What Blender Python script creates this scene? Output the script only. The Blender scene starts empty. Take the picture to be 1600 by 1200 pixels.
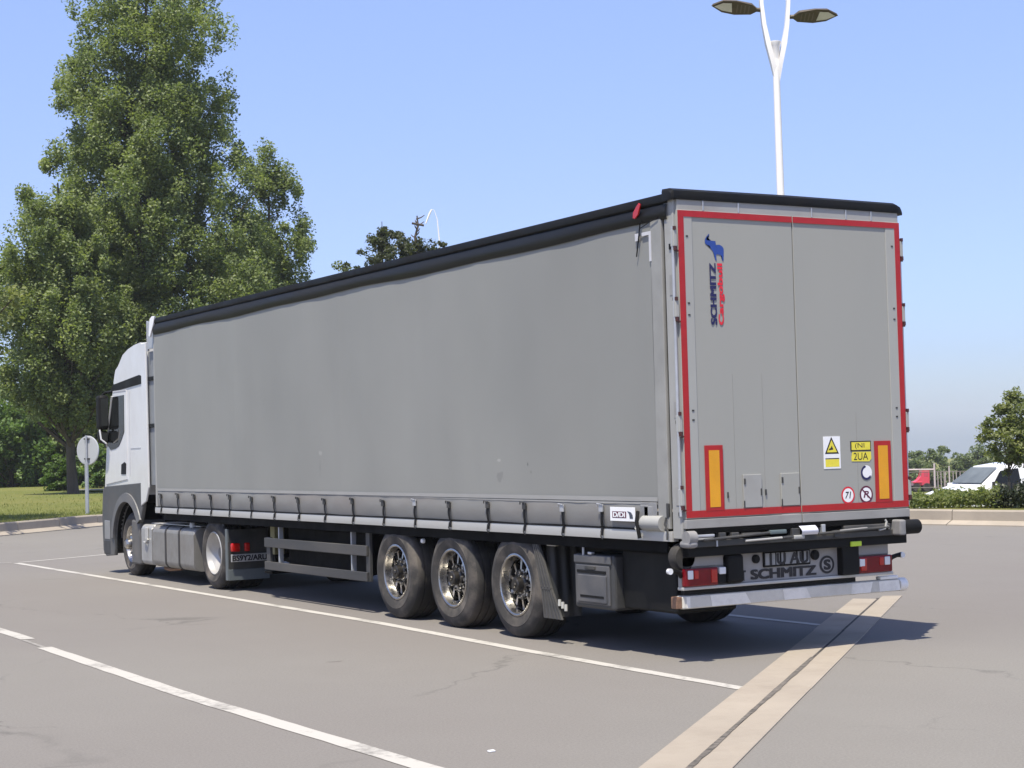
import bpy, bmesh, math, random
import numpy as np
from mathutils import Vector, Matrix, noise as mnoise
random.seed(7); rng = np.random.default_rng(7)
PI = math.pi
scene = bpy.context.scene
C = scene.collection

# ------------------------------------------------------------------ camera
CAM = Vector((-9.7789, -11.6437, 1.8463))
YAW, PITCH, ROLL, FPX = -0.5326, 0.0387, -0.0264, 2665.75
cy, sy, cp, sp = math.cos(YAW), math.sin(YAW), math.cos(PITCH), math.sin(PITCH)
FWD = Vector((-sy*cp, cy*cp, sp)); R0 = Vector((cy, sy, 0)); U0 = R0.cross(FWD)
RT = R0*math.cos(ROLL) + U0*math.sin(ROLL); UP = -R0*math.sin(ROLL) + U0*math.cos(ROLL)
cd = bpy.data.cameras.new('camera'); cam = bpy.data.objects.new('camera', cd); C.objects.link(cam)
cd.sensor_width = 36; cd.lens = FPX/1600*36; cd.clip_start = 0.1; cd.clip_end = 6000
cam.matrix_world = Matrix(((RT.x, UP.x, -FWD.x, CAM.x), (RT.y, UP.y, -FWD.y, CAM.y), (RT.z, UP.z, -FWD.z, CAM.z), (0, 0, 0, 1)))
scene.camera = cam
# ------------------------------------------------------------------ sky, sun, exposure
SUN = Vector((-0.31, -0.245, 1.0)).normalized()          # towards the sun
w = bpy.data.worlds.new('World'); scene.world = w; w.use_nodes = True
nt = w.node_tree; nt.nodes.clear()
wo = nt.nodes.new('ShaderNodeOutputWorld'); bg = nt.nodes.new('ShaderNodeBackground'); sk = nt.nodes.new('ShaderNodeTexSky')
sk.sky_type = 'NISHITA'; sk.sun_disc = False
sk.sun_elevation = math.asin(SUN.z); sk.sun_rotation = math.atan2(SUN.x, SUN.y) % (2*PI)
sk.altitude = 0; sk.air_density = 1.1; sk.dust_density = 1.0; sk.ozone_density = 6.0
gm = nt.nodes.new('ShaderNodeMix'); gm.data_type = 'RGBA'; gm.blend_type = 'MULTIPLY'; gm.inputs[0].default_value = 1.0
tcw = nt.nodes.new('ShaderNodeTexCoord'); sx = nt.nodes.new('ShaderNodeSeparateXYZ'); rw = nt.nodes.new('ShaderNodeValToRGB')
nt.links.new(tcw.outputs['Generated'], sx.inputs[0]); nt.links.new(sx.outputs[2], rw.inputs[0])
els = rw.color_ramp.elements; els[0].position = 0.0; els[0].color = (0.80, 0.88, 1.15, 1); els[1].position = 0.14; els[1].color = (0.97, 0.86, 1.05, 1)
for pos_, col_ in ((0.05, (0.76, 0.79, 1.05, 1)), (0.27, (1.22, 1.03, 1.10, 1)), (0.5, (1.15, 1.0, 1.06, 1))): e_ = els.new(pos_); e_.color = col_
nt.links.new(rw.outputs[0], gm.inputs[7])
nt.links.new(sk.outputs[0], gm.inputs[6]); nt.links.new(gm.outputs[2], bg.inputs[0]); nt.links.new(bg.outputs[0], wo.inputs[0])
bg.inputs[1].default_value = 0.115
sd = bpy.data.lights.new('sun', 'SUN'); sd.energy = 4.4; sd.angle = math.radians(0.53); sd.color = (1.0, 0.94, 0.80)
so = bpy.data.objects.new('sun', sd); C.objects.link(so); so.rotation_euler = SUN.to_track_quat('Z', 'Y').to_euler(); so.location = (0, 0, 60)
scene.view_settings.view_transform = 'Standard'; scene.view_settings.look = 'None'
scene.view_settings.exposure = 0.75; scene.view_settings.gamma = 1.0; scene.view_settings.use_curve_mapping = False
scene.cycles.use_denoising = True
scene.cycles.max_bounces = 8; scene.cycles.transparent_max_bounces = 8

# ------------------------------------------------------------------ materials
def s2l(r, g, b):
    f = lambda c: (c/255/12.92 if c/255 <= 0.04045 else ((c/255+0.055)/1.055)**2.4)
    return (f(r), f(g), f(b))
def newmat(name):
    m = bpy.data.materials.new(name); m.use_nodes = True
    n = m.node_tree; b = n.nodes['Principled BSDF']; return m, n, b
def N(n, t, **k):
    x = n.nodes.new(t)
    for a, v in k.items(): setattr(x, a, v)
    return x
def noise_node(n, scale, detail=4, rough=0.55, coord=None, vec_scale=None, dist=0.0):
    tc = N(n, 'ShaderNodeTexCoord'); out = tc.outputs['Object']
    if coord == 'gen': out = tc.outputs['Generated']
    if vec_scale:
        mp = N(n, 'ShaderNodeMapping'); mp.inputs['Scale'].default_value = vec_scale; n.links.new(out, mp.inputs[0]); out = mp.outputs[0]
    t = N(n, 'ShaderNodeTexNoise'); t.inputs['Scale'].default_value = scale; t.inputs['Detail'].default_value = detail
    t.inputs['Roughness'].default_value = rough; t.inputs['Distortion'].default_value = dist
    n.links.new(out, t.inputs['Vector']); return t
def ramp(n, src, p0, p1, c0=(0, 0, 0, 1), c1=(1, 1, 1, 1)):
    r = N(n, 'ShaderNodeValToRGB'); r.color_ramp.elements[0].position = p0; r.color_ramp.elements[1].position = p1
    r.color_ramp.elements[0].color = c0; r.color_ramp.elements[1].color = c1
    n.links.new(src, r.inputs[0]); return r.outputs[0]
def mix(n, fac, a, b, blend='MIX'):
    x = N(n, 'ShaderNodeMix'); x.data_type = 'RGBA'; x.blend_type = blend
    for s, i in ((fac, 0), (a, 6), (b, 7)):
        if isinstance(s, (int, float)): x.inputs[i].default_value = s
        elif isinstance(s, tuple): x.inputs[i].default_value = (s + (1,)) if len(s) == 3 else s
        else: n.links.new(s, x.inputs[i])
    return x.outputs[2]
MATS = {}
def pm(name, col, rough=0.5, metal=0.0, var=0.12, vscale=3.0, dirt=None, dscale=2.5, damt=0.4, bump=0.0, bscale=60, coat=0.0, spec=None, stretch=None):
    if name in MATS: return MATS[name]
    m, n, b = newmat(name)
    t = noise_node(n, vscale, 5, 0.6, vec_scale=stretch)
    lo = tuple(c*(1-var) for c in col); hi = tuple(min(1, c*(1+var)) for c in col)
    c = ramp(n, t.outputs[0], 0.3, 0.7, lo+(1,), hi+(1,))
    if dirt:
        d = noise_node(n, dscale, 7, 0.65, vec_scale=stretch); f = ramp(n, d.outputs[0], 0.45, 0.75, (0, 0, 0, 1), (damt, damt, damt, 1))
        c = mix(n, f, c, dirt)
        rr = ramp(n, d.outputs[0], 0.4, 0.75, (rough,)*3+(1,), (min(1, rough+0.25),)*3+(1,)); n.links.new(rr, b.inputs['Roughness'])
    else: b.inputs['Roughness'].default_value = rough
    n.links.new(c, b.inputs['Base Color']); b.inputs['Metallic'].default_value = metal
    if coat: b.inputs['Coat Weight'].default_value = coat; b.inputs['Coat Roughness'].default_value = 0.08
    if spec is not None: b.inputs['Specular IOR Level'].default_value = spec
    if bump:
        t2 = noise_node(n, bscale, 6, 0.7); bp = N(n, 'ShaderNodeBump'); bp.inputs['Strength'].default_value = bump; bp.inputs['Distance'].default_value = 0.02
        n.links.new(t2.outputs[0], bp.inputs['Height']); n.links.new(bp.outputs[0], b.inputs['Normal'])
    MATS[name] = m; return m
DUST = s2l(150, 142, 130)
white_paint = pm('white_cab_paint', (0.60, 0.60, 0.60), 0.28, var=0.03, dirt=s2l(170, 165, 155), dscale=1.2, damt=0.25, coat=0.5)
grey_plastic = pm('grey_cab_plastic', (0.062, 0.064, 0.064), 0.5, var=0.1, dirt=DUST, damt=0.25)
dark_grey_plastic = pm('dark_grey_plastic', (0.028, 0.029, 0.029), 0.5, var=0.12, dirt=DUST, damt=0.18)
black_plastic = pm('black_plastic', (0.007, 0.007, 0.007), 0.5, var=0.15, dirt=DUST, damt=0.012, spec=0.18)
black_steel = pm('black_chassis_steel', (0.004, 0.004, 0.004), 0.65, var=0.2, dirt=s2l(110, 100, 90), damt=0.010, spec=0.1)
guard_grey = pm('guard_rail_grey', (0.042, 0.042, 0.042), 0.5, var=0.12, dirt=DUST, damt=0.2, stretch=(1, 0.2, 1))
rubber = pm('tyre_rubber', (0.020, 0.019, 0.018), 0.8, var=0.2, dirt=s2l(150, 138, 125), dscale=1.6, damt=0.30, bump=0.15, bscale=120)
sidewall = pm('dusty_tyre_sidewall', (0.036, 0.033, 0.030), 0.8, var=0.2, dirt=s2l(168, 156, 142), dscale=3.0, damt=0.30, bump=0.1, bscale=90)
alloy = pm('polished_wheel_alloy', (0.46, 0.445, 0.42), 0.22, metal=1.0, var=0.06, dirt=s2l(120, 108, 92), dscale=9, damt=0.45)
steel_rim = pm('silver_painted_rim', (0.40, 0.39, 0.37), 0.35, metal=0.3, var=0.06, dirt=s2l(110, 100, 90), dscale=6, damt=0.3)
hub_dark = pm('greasy_hub_steel', (0.06, 0.055, 0.05), 0.35, metal=0.8, var=0.3, vscale=20)
alu = pm('brushed_aluminium', (0.50, 0.49, 0.46), 0.42, metal=0.4, var=0.06, dirt=s2l(130, 124, 115), dscale=3, damt=0.3, stretch=(1, 0.25, 1))
alu_sill = pm('dull_aluminium_sill', (0.33, 0.32, 0.30), 0.45, metal=0.3, var=0.10, dirt=s2l(105, 100, 96), dscale=4, damt=0.4, stretch=(0.4, 1, 1))
tank_mat = pm('dusty_aluminium_tank', (0.24, 0.232, 0.215), 0.42, metal=0.35, var=0.10, dirt=s2l(120, 112, 102), dscale=2.5, damt=0.55)
door_paint = pm('pale_grey_door_paint', (0.318, 0.317, 0.290), 0.55, var=0.015, vscale=1.2, dirt=s2l(165, 160, 150), dscale=1.1, damt=0.10, stretch=(1.5, 1, 0.35), spec=0.12)
door_edge = pm('pale_grey_profile', (0.345, 0.345, 0.322), 0.5, var=0.03, dirt=s2l(165, 160, 150), damt=0.1, spec=0.2)
frame_grey = pm('rear_frame_grey', (0.32, 0.318, 0.30), 0.45, var=0.05, dirt=s2l(120, 115, 108), damt=0.3)
red_tape = pm('red_reflective_tape', (0.36, 0.010, 0.011), 0.35, var=0.08, vscale=9)
orange_sheet = pm('amber_reflective_sheet', (0.66, 0.30, 0.010), 0.4, var=0.06, vscale=7)
tarp_black = pm('black_vinyl_valance', (0.010, 0.0097, 0.009), 0.38, var=0.2, vscale=2, dirt=s2l(95, 88, 80), damt=0.12, stretch=(1, 0.15, 1), spec=0.22)
lamp_red = pm('red_lamp_lens', (0.16, 0.002, 0.007), 0.25, var=0.2, vscale=14, coat=0.15, spec=0.3)
bright_red = pm('bright_red_lens', (0.42, 0.008, 0.006), 0.2, var=0.1, coat=0.5)
lamp_clear = pm('clear_lamp_lens', (0.7, 0.71, 0.72), 0.1, var=0.05, coat=0.6)
white_print = pm('white_sticker', (0.78, 0.78, 0.78), 0.45, var=0.03)
yellow_print = pm('yellow_sticker', (0.72, 0.62, 0.055), 0.45, var=0.08, vscale=12)
black_print = pm('black_print', (0.012, 0.010, 0.012), 0.5, var=0.1)
navy_print = pm('navy_print', (0.012, 0.012, 0.075), 0.5, var=0.1)
blue_print = pm('blue_print', (0.018, 0.055, 0.26), 0.5, var=0.1)
red_print = pm('red_print', (0.62, 0.015, 0.03), 0.5, var=0.1)
maroon_print = pm('maroon_print', (0.10, 0.008, 0.035), 0.5, var=0.1)
slate_print = pm('slate_print', (0.05, 0.06, 0.085), 0.5, var=0.1)
plate_grey = pm('worn_plate_grey', (0.26, 0.26, 0.26), 0.5, var=0.15, vscale=15)
bumper_grey = pm('bumper_panel_grey', (0.29, 0.275, 0.26), 0.5, var=0.05, dirt=s2l(110, 102, 96), damt=0.4)
lime = pm('lime_reflector', (0.50, 0.66, 0.045), 0.3, var=0.1)
galv = pm('galvanised_steel', (0.46, 0.47, 0.49), 0.45, metal=0.5, var=0.1, vscale=8)
lamp_white = pm('white_lamp_paint', (0.82, 0.79, 0.74), 0.4, var=0.03)
lamp_brown = pm('weathered_lamp_housing', (0.070, 0.052, 0.034), 0.55, var=0.25, vscale=6)
concrete = pm('drain_concrete', (0.300, 0.258, 0.207), 0.85, var=0.07, vscale=1.2, dirt=s2l(105, 94, 84), dscale=1.7, damt=0.28, bump=0.35, bscale=90)
kerb_mat = pm('kerb_concrete', (0.31, 0.268, 0.215), 0.85, var=0.12, vscale=0.7, dirt=s2l(120, 112, 104), dscale=0.9, damt=0.45, bump=0.3, bscale=40)
bark = pm('bark', (0.075, 0.060, 0.045), 0.9, var=0.35, vscale=3, bump=0.8, bscale=14, stretch=(1, 1, 0.25))
fence_post = pm('weathered_fence_paint', (0.50, 0.42, 0.42), 0.7, var=0.1)
dark_wood = pm('dark_fence_slat', (0.022, 0.020, 0.018), 0.7, var=0.3)
car_white = pm('white_van_paint', (0.80, 0.80, 0.80), 0.25, var=0.02, coat=0.6)
car_red = pm('faded_red_paint', (0.62, 0.05, 0.09), 0.35, var=0.08, coat=0.4)
def glass_mat(name, col, rough=0.04):
    m, n, b = newmat(name); t = noise_node(n, 2.0, 3)
    n.links.new(ramp(n, t.outputs[0], 0.3, 0.7, tuple(c*0.8 for c in col)+(1,), tuple(c*1.2 for c in col)+(1,)), b.inputs['Base Color'])
    b.inputs['Roughness'].default_value = rough; b.inputs['IOR'].default_value = 1.45; b.inputs['Specular IOR Level'].default_value = 0.3
    return m
glass_dark = glass_mat('tinted_glass', (0.012, 0.013, 0.013))
glass_grey = glass_mat('grey_windscreen', (0.12, 0.135, 0.14), 0.15)

def curtain_material():
    m, n, b = newmat('grey_curtain_vinyl')
    t = noise_node(n, 0.35, 4, 0.55); base = ramp(n, t.outputs[0], 0.3, 0.7, (0.222, 0.223, 0.207, 1), (0.257, 0.257, 0.238, 1))
    st = noise_node(n, 1.0, 5, 0.6, vec_scale=(1, 1.4, 0.10)); c = mix(n, ramp(n, st.outputs[0], 0.35, 0.75, (0, 0, 0, 1), (0.22,)*3+(1,)), base, (0.19, 0.185, 0.175))
    tc = N(n, 'ShaderNodeTexCoord')
    for (yy, zz, ry, rz, col, amt) in ((7.41, 1.87, 0.16, 0.10, (0.36, 0.35, 0.33), 0.55), (3.07, 1.745, 0.13, 0.05, (0.36, 0.35, 0.33), 0.7), (3.05, 1.60, 0.20, 0.16, (0.16, 0.155, 0.15), 0.5),
                                (2.52, 1.70, 0.05, 0.11, (0.09, 0.09, 0.085), 0.7), (2.46, 1.63, 0.04, 0.05, (0.09, 0.09, 0.085), 0.6), (7.42, 1.68, 0.07, 0.30, (0.175, 0.17, 0.165), 0.4)):
        mp = N(n, 'ShaderNodeMapping'); mp.inputs['Location'].default_value = (0, -yy/ry, -zz/rz); mp.inputs['Scale'].default_value = (0, 1/ry, 1/rz)
        nn = noise_node(n, 9, 4); v = N(n, 'ShaderNodeVectorMath'); v.operation = 'LENGTH'
        n.links.new(tc.outputs['Object'], mp.inputs[0]); n.links.new(mp.outputs[0], v.inputs[0])
        ad = N(n, 'ShaderNodeMath'); ad.operation = 'MULTIPLY_ADD'; n.links.new(nn.outputs[0], ad.inputs[0]); ad.inputs[1].default_value = 1.4
        n.links.new(v.outputs['Value'], ad.inputs[2])
        f = ramp(n, ad.outputs[0], 0.9, 1.6, (amt,)*3+(1,), (0, 0, 0, 1)); c = mix(n, f, c, col)
    n.links.new(c, b.inputs['Base Color']); b.inputs['Roughness'].default_value = 0.52; b.inputs['Specular IOR Level'].default_value = 0.35
    w1 = noise_node(n, 0.9, 3, vec_scale=(1, 1.6, 0.3)); w2 = noise_node(n, 260, 2); bp = N(n, 'ShaderNodeBump'); bp.inputs['Strength'].default_value = 0.2; bp.inputs['Distance'].default_value = 0.03
    n.links.new(w1.outputs[0], bp.inputs['Height']); b2 = N(n, 'ShaderNodeBump'); b2.inputs['Strength'].default_value = 0.08; b2.inputs['Distance'].default_value = 0.002
    n.links.new(w2.outputs[0], b2.inputs['Height']); n.links.new(bp.outputs[0], b2.inputs['Normal']); n.links.new(b2.outputs[0], b.inputs['Normal'])
    return m
curtain_mat = curtain_material()

def asphalt_material():
    m, n, b = newmat('weathered_asphalt')
    big = noise_node(n, 0.16, 6, 0.6); mid = noise_node(n, 1.1, 6, 0.65, dist=0.6); fine = noise_node(n, 55, 5, 0.75); ag = noise_node(n, 170, 3, 0.8)
    c = ramp(n, big.outputs[0], 0.32, 0.68, (0.162, 0.150, 0.140, 1), (0.182, 0.175, 0.162, 1))
    c = mix(n, ramp(n, mid.outputs[0], 0.38, 0.72, (0, 0, 0, 1), (0.30,)*3+(1,)), c, (0.141, 0.134, 0.123))
    strk = noise_node(n, 0.9, 5, 0.6, vec_scale=(1.3, 0.22, 1)); c = mix(n, ramp(n, strk.outputs[0], 0.5, 0.8, (0, 0, 0, 1), (0.28,)*3+(1,)), c, (0.200, 0.192, 0.177))
    c = mix(n, 0.45, c, ramp(n, fine.outputs[0], 0.25, 0.75, (0.087, 0.083, 0.076, 1), (0.262, 0.249, 0.230, 1)))
    c = mix(n, ramp(n, ag.outputs[0], 0.62, 0.74, (0, 0, 0, 1), (0.35,)*3+(1,)), c, (0.239, 0.228, 0.207))
    drift = noise_node(n, 0.055, 3, 0.5); c = mix(n, 1.0, c, ramp(n, drift.outputs[0], 0.35, 0.65, (0.93, 0.90, 0.90, 1), (1.04, 1.03, 1.0, 1)), 'MULTIPLY')
    sp = noise_node(n, 21, 5, 0.8); c = mix(n, ramp(n, sp.outputs[0], 0.60, 0.78, (0, 0, 0, 1), (0.30,)*3+(1,)), c, (0.103, 0.100, 0.097))
    # old cracks
    tc = N(n, 'ShaderNodeTexCoord'); wob = noise_node(n, 0.8, 5, 0.6)
    vm = N(n, 'ShaderNodeVectorMath'); vm.operation = 'MULTIPLY_ADD'; n.links.new(wob.outputs['Color'], vm.inputs[0]); vm.inputs[1].default_value = (1.6, 1.6, 0); n.links.new(tc.outputs['Object'], vm.inputs[2])
    vo = N(n, 'ShaderNodeTexVoronoi'); vo.feature = 'DISTANCE_TO_EDGE'; vo.inputs['Scale'].default_value = 0.20; n.links.new(vm.outputs[0], vo.inputs['Vector'])
    lin = ramp(n, vo.outputs['Distance'], 0.0012, 0.0055, (1, 1, 1, 1), (0, 0, 0, 1)); msk = noise_node(n, 0.33, 4); mk = ramp(n, msk.outputs[0], 0.50, 0.62, (0, 0, 0, 1), (0.55,)*3+(1,))
    c = mix(n, mix(n, 1.0, lin, mk, 'MULTIPLY'), c, (0.072, 0.069, 0.062))
    # oil spots
    for (x, y, rx, ry, col, amt) in ((-3.36, 2.39, 0.34, 0.14, (0.072, 0.061, 0.052), 0.6), (-7.0, 1.5, 0.8, 0.5, (0.116, 0.109, 0.102), 0.5), (-0.2, 4.2, 0.9, 1.6, (0.072, 0.069, 0.062), 0.5)):
        mp = N(n, 'ShaderNodeMapping'); mp.inputs['Location'].default_value = (-x/rx, -y/ry, 0); mp.inputs['Scale'].default_value = (1/rx, 1/ry, 0)
        v = N(n, 'ShaderNodeVectorMath'); v.operation = 'LENGTH'; n.links.new(tc.outputs['Object'], mp.inputs[0]); n.links.new(mp.outputs[0], v.inputs[0])
        nn = noise_node(n, 5, 5); ad = N(n, 'ShaderNodeMath'); ad.operation = 'MULTIPLY_ADD'; n.links.new(nn.outputs[0], ad.inputs[0]); ad.inputs[1].default_value = 1.5; n.links.new(v.outputs['Value'], ad.inputs[2])
        c = mix(n, ramp(n, ad.outputs[0], 0.95, 1.7, (amt,)*3+(1,), (0, 0, 0, 1)), c, col)
    n.links.new(c, b.inputs['Base Color']); b.inputs['Roughness'].default_value = 0.85; b.inputs['Specular IOR Level'].default_value = 0.3
    bp = N(n, 'ShaderNodeBump'); bp.inputs['Strength'].default_value = 0.35; bp.inputs['Distance'].default_value = 0.008; n.links.new(fine.outputs[0], bp.inputs['Height']); n.links.new(bp.outputs[0], b.inputs['Normal'])
    return m
asphalt = asphalt_material()
def marking_material():
    m, n, b = newmat('worn_road_paint')
    t = noise_node(n, 14, 6, 0.7); t2 = noise_node(n, 1.2, 5, 0.65); ad = N(n, 'ShaderNodeMath'); ad.operation = 'MULTIPLY_ADD'; n.links.new(t.outputs[0], ad.inputs[0]); ad.inputs[1].default_value = 0.6
    n.links.new(t2.outputs[0], ad.inputs[2])
    c = ramp(n, ad.outputs[0], 0.82, 1.00, (0.40, 0.38, 0.345, 1), (0.19, 0.178, 0.162, 1)); n.links.new(c, b.inputs['Base Color']); b.inputs['Roughness'].default_value = 0.75
    return m
road_paint = marking_material()
def faded_material():
    m, n, b = newmat('faded_road_paint'); t = noise_node(n, 9, 6, 0.7)
    n.links.new(ramp(n, t.outputs[0], 0.35, 0.65, (0.185, 0.172, 0.158, 1), (0.27, 0.255, 0.23, 1)), b.inputs['Base Color']); b.inputs['Roughness'].default_value = 0.8; return m
faded_paint = faded_material()
def grass_ground():
    m, n, b = newmat('dry_lawn_ground')
    t = noise_node(n, 0.10, 5, 0.6); t2 = noise_node(n, 6, 6, 0.75)
    c = ramp(n, t.outputs[0], 0.35, 0.62, (0.125, 0.148, 0.034, 1), (0.200, 0.185, 0.058, 1))
    c = mix(n, 0.5, c, ramp(n, t2.outputs[0], 0.3, 0.7, (0.075, 0.10, 0.024, 1), (0.25, 0.255, 0.09, 1)))
    n.links.new(c, b.inputs['Base Color']); b.inputs['Roughness'].default_value = 0.95; b.inputs['Specular IOR Level'].default_value = 0.1
    bp = N(n, 'ShaderNodeBump'); bp.inputs['Strength'].default_value = 0.9; bp.inputs['Distance'].default_value = 0.15; n.links.new(t2.outputs[0], bp.inputs['Height']); n.links.new(bp.outputs[0], b.inputs['Normal'])
    return m
lawn = grass_ground()
def leaf_material(name, c0, c1, trans=0.42):
    m = bpy.data.materials.new(name); m.use_nodes = True; n = m.node_tree; b = n.nodes['Principled BSDF']; out = n.nodes['Material Output']
    at = N(n, 'ShaderNodeAttribute'); at.attribute_name = 'tone'
    c = ramp(n, at.outputs['Fac'], 0.0, 1.0, c0+(1,), c1+(1,))
    n.links.new(c, b.inputs['Base Color']); b.inputs['Roughness'].default_value = 0.5; b.inputs['Specular IOR Level'].default_value = 0.35
    tr = N(n, 'ShaderNodeBsdfTranslucent'); tcol = mix(n, 1.0, c, (1.25, 1.35, 0.6), 'MULTIPLY'); n.links.new(tcol, tr.inputs[0])
    ms = N(n, 'ShaderNodeMixShader'); ms.inputs[0].default_value = trans; n.links.new(b.outputs[0], ms.inputs[1]); n.links.new(tr.outputs[0], ms.inputs[2]); n.links.new(ms.outputs[0], out.inputs[0])
    return m
leaf_mid = leaf_material('leaves_mid_green', (0.115, 0.155, 0.062), (0.275, 0.315, 0.140))
leaf_dark = leaf_material('leaves_deep_green', (0.085, 0.150, 0.048), (0.185, 0.265, 0.085))
leaf_bright = leaf_material('leaves_bright_green', (0.06, 0.11, 0.022), (0.12, 0.19, 0.045))
leaf_grey = leaf_material('needles_grey_green', (0.045, 0.060, 0.034), (0.10, 0.105, 0.060))
leaf_far = leaf_material('leaves_far_green', (0.11, 0.145, 0.07), (0.175, 0.21, 0.105))
weed_mat = leaf_material('weeds_yellow_green', (0.10, 0.135, 0.045), (0.25, 0.265, 0.09))
leaf_shaded = leaf_material('leaves_painted_shade', (0.012, 0.018, 0.008), (0.045, 0.055, 0.022), 0.2)  # hedge leaves coloured near black to paint in the young tree's shade
leaf_olive = leaf_material('leaves_olive', (0.115, 0.14, 0.055), (0.25, 0.27, 0.11))
blade_mat = leaf_material('grass_blades', (0.13, 0.16, 0.036), (0.27, 0.27, 0.09))

# ------------------------------------------------------------------ mesh helpers
class MB:
    def __init__(s): s.bm = bmesh.new()
    def _mi(s, faces, mi):
        for f in faces: f.material_index = mi
    def box(s, x0, x1, y0, y1, z0, z1, bev=0.0, mi=0, seg=2, M=None):
        r = bmesh.ops.create_cube(s.bm, size=1.0); vs = r['verts']
        for v in vs: v.co = Vector(((x0+x1)/2+v.co.x*(x1-x0), (y0+y1)/2+v.co.y*(y1-y0), (z0+z1)/2+v.co.z*(z1-z0)))
        fs = list({f for v in vs for f in v.link_faces}); s._mi(fs, mi)
        if bev:
            es = list({e for v in vs for e in v.link_edges})
            g = bmesh.ops.bevel(s.bm, geom=es, offset=bev, segments=seg, affect='EDGES', profile=0.5)
            vs = list({v for f in g['faces'] for v in f.verts} | {v for v in vs if v.is_valid}); s._mi(g['faces'], mi)
        if M is not None:
            for v in vs:
                if v.is_valid: v.co = M @ v.co
        return vs
    def prism(s, poly, ax, a0, a1, mi=0, bev=0.0, seg=2):
        # poly in the two other axes (in order x,y,z without ax)
        def P(p, a): q = list(p); q.insert(ax, a); return Vector(q)
        v0 = [s.bm.verts.new(P(p, a0)) for p in poly]; v1 = [s.bm.verts.new(P(p, a1)) for p in poly]; k = len(poly)
        fs = [s.bm.faces.new(v0[::-1]), s.bm.faces.new(v1)]
        for i in range(k): fs.append(s.bm.faces.new((v0[i], v0[(i+1) % k], v1[(i+1) % k], v1[i])))
        s._mi(fs, mi)
        if bev:
            es = list({e for f in fs[:2] for e in f.edges})
            g = bmesh.ops.bevel(s.bm, geom=es, offset=bev, segments=seg, affect='EDGES', profile=0.5); s._mi(g['faces'], mi)
        return v0+v1
    def lathe(s, prof, c=(0, 0, 0), n=32, ax=0, mi=0, a0=0.0, a1=2*PI):
        full = abs(a1-a0-2*PI) < 1e-6; rings = []
        for (r, a) in prof:
            ring = []
            for i in range(n if full else n+1):
                t = a0+(a1-a0)*i/n; p = [0, 0, 0]; p[ax] = a; p[(ax+1) % 3] = r*math.cos(t); p[(ax+2) % 3] = r*math.sin(t)
                ring.append(s.bm.verts.new(Vector(p)+Vector(c)))
            rings.append(ring)
        for i in range(len(rings)-1):
            k = len(rings[i]); m_ = mi[i] if isinstance(mi, (list, tuple)) else mi
            for j in range(k if full else k-1):
                try: f = s.bm.faces.new((rings[i][j], rings[i][(j+1) % k], rings[i+1][(j+1) % k], rings[i+1][j])); f.material_index = m_
                except ValueError: pass
        return rings
    def cyl(s, p0, p1, r0, r1=None, n=12, mi=0, cap=True): return s.tube([p0, p1], [r0, r0 if r1 is None else r1], n, mi, cap)
    def tube(s, pts, r, n=8, mi=0, cap=True):
        pts = [Vector(p) for p in pts]; rs = r if isinstance(r, (list, tuple)) else [r]*len(pts); rings = []; prev = None
        for i, p in enumerate(pts):
            d = (pts[min(i+1, len(pts)-1)]-pts[max(i-1, 0)]).normalized()
            if prev is None: a = d.orthogonal().normalized()
            else: a = (prev-d*prev.dot(d)).normalized()
            prev = a; b = d.cross(a)
            rings.append([s.bm.verts.new(p+(a*math.cos(2*PI*k/n)+b*math.sin(2*PI*k/n))*rs[i]) for k in range(n)])
        for i in range(len(rings)-1):
            for k in range(n):
                f = s.bm.faces.new((rings[i][k], rings[i][(k+1) % n], rings[i+1][(k+1) % n], rings[i+1][k])); f.material_index = mi
        if cap:
            for rg in (rings[0][::-1], rings[-1]): s.bm.faces.new(rg).material_index = mi
    def quad(s, a, b, c, d, mi=0):
        f = s.bm.faces.new([s.bm.verts.new(Vector(p)) for p in (a, b, c, d)]); f.material_index = mi; return f
    def poly(s, pts, mi=0):
        f = s.bm.faces.new([s.bm.verts.new(Vector(p)) for p in pts]); f.material_index = mi; return f
    def grid(s, fn, nu, nv, mi=0):
        g = [[s.bm.verts.new(Vector(fn(i/nu, j/nv))) for j in range(nv+1)] for i in range(nu+1)]
        for i in range(nu):
            for j in range(nv): s.bm.faces.new((g[i][j], g[i+1][j], g[i+1][j+1], g[i][j+1])).material_index = mi
    def mesh(s, name, mats, smooth=35):
        bmesh.ops.recalc_face_normals(s.bm, faces=s.bm.faces[:])
        if smooth:                                                # big flats keep their own normal next to a bevel
            lim = math.radians(smooth); s.bm.normal_update()
            for f in s.bm.faces: f.smooth = True
            for e in s.bm.edges:
                if len(e.link_faces) == 2:
                    a = e.calc_face_angle(0.0); q = sorted(f.calc_area() for f in e.link_faces)
                    e.smooth = not (a > lim or (a > 0.12 and q[1] > 6*max(q[0], 1e-9)))
        me = bpy.data.meshes.new(name); s.bm.to_mesh(me); s.bm.free()
        for m in (mats if isinstance(mats, (list, tuple)) else [mats]): me.materials.append(m)
        return me
    def build(s, name, mats, parent=None, smooth=35, label=None):
        o = bpy.data.objects.new(name, s.mesh(name, mats, smooth)); C.objects.link(o)
        if parent is not None: o.parent = parent
        if label: o['label'] = label
        return o
def thing(name, label, cat, loc=(0, 0, 0), rz=0.0, group=None):
    o = bpy.data.objects.new(name, None); C.objects.link(o); o.location = loc; o.rotation_euler = (0, 0, rz); o.empty_display_size = 0.2
    o['label'] = label; o['category'] = cat
    if group: o['group'] = group
    return o
def pivot(name, loc, parent, rz=0.0):
    o = bpy.data.objects.new(name, None); C.objects.link(o); o.location = loc; o.rotation_euler = (0, 0, rz); o.parent = parent; o.empty_display_size = 0.1; return o
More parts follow.
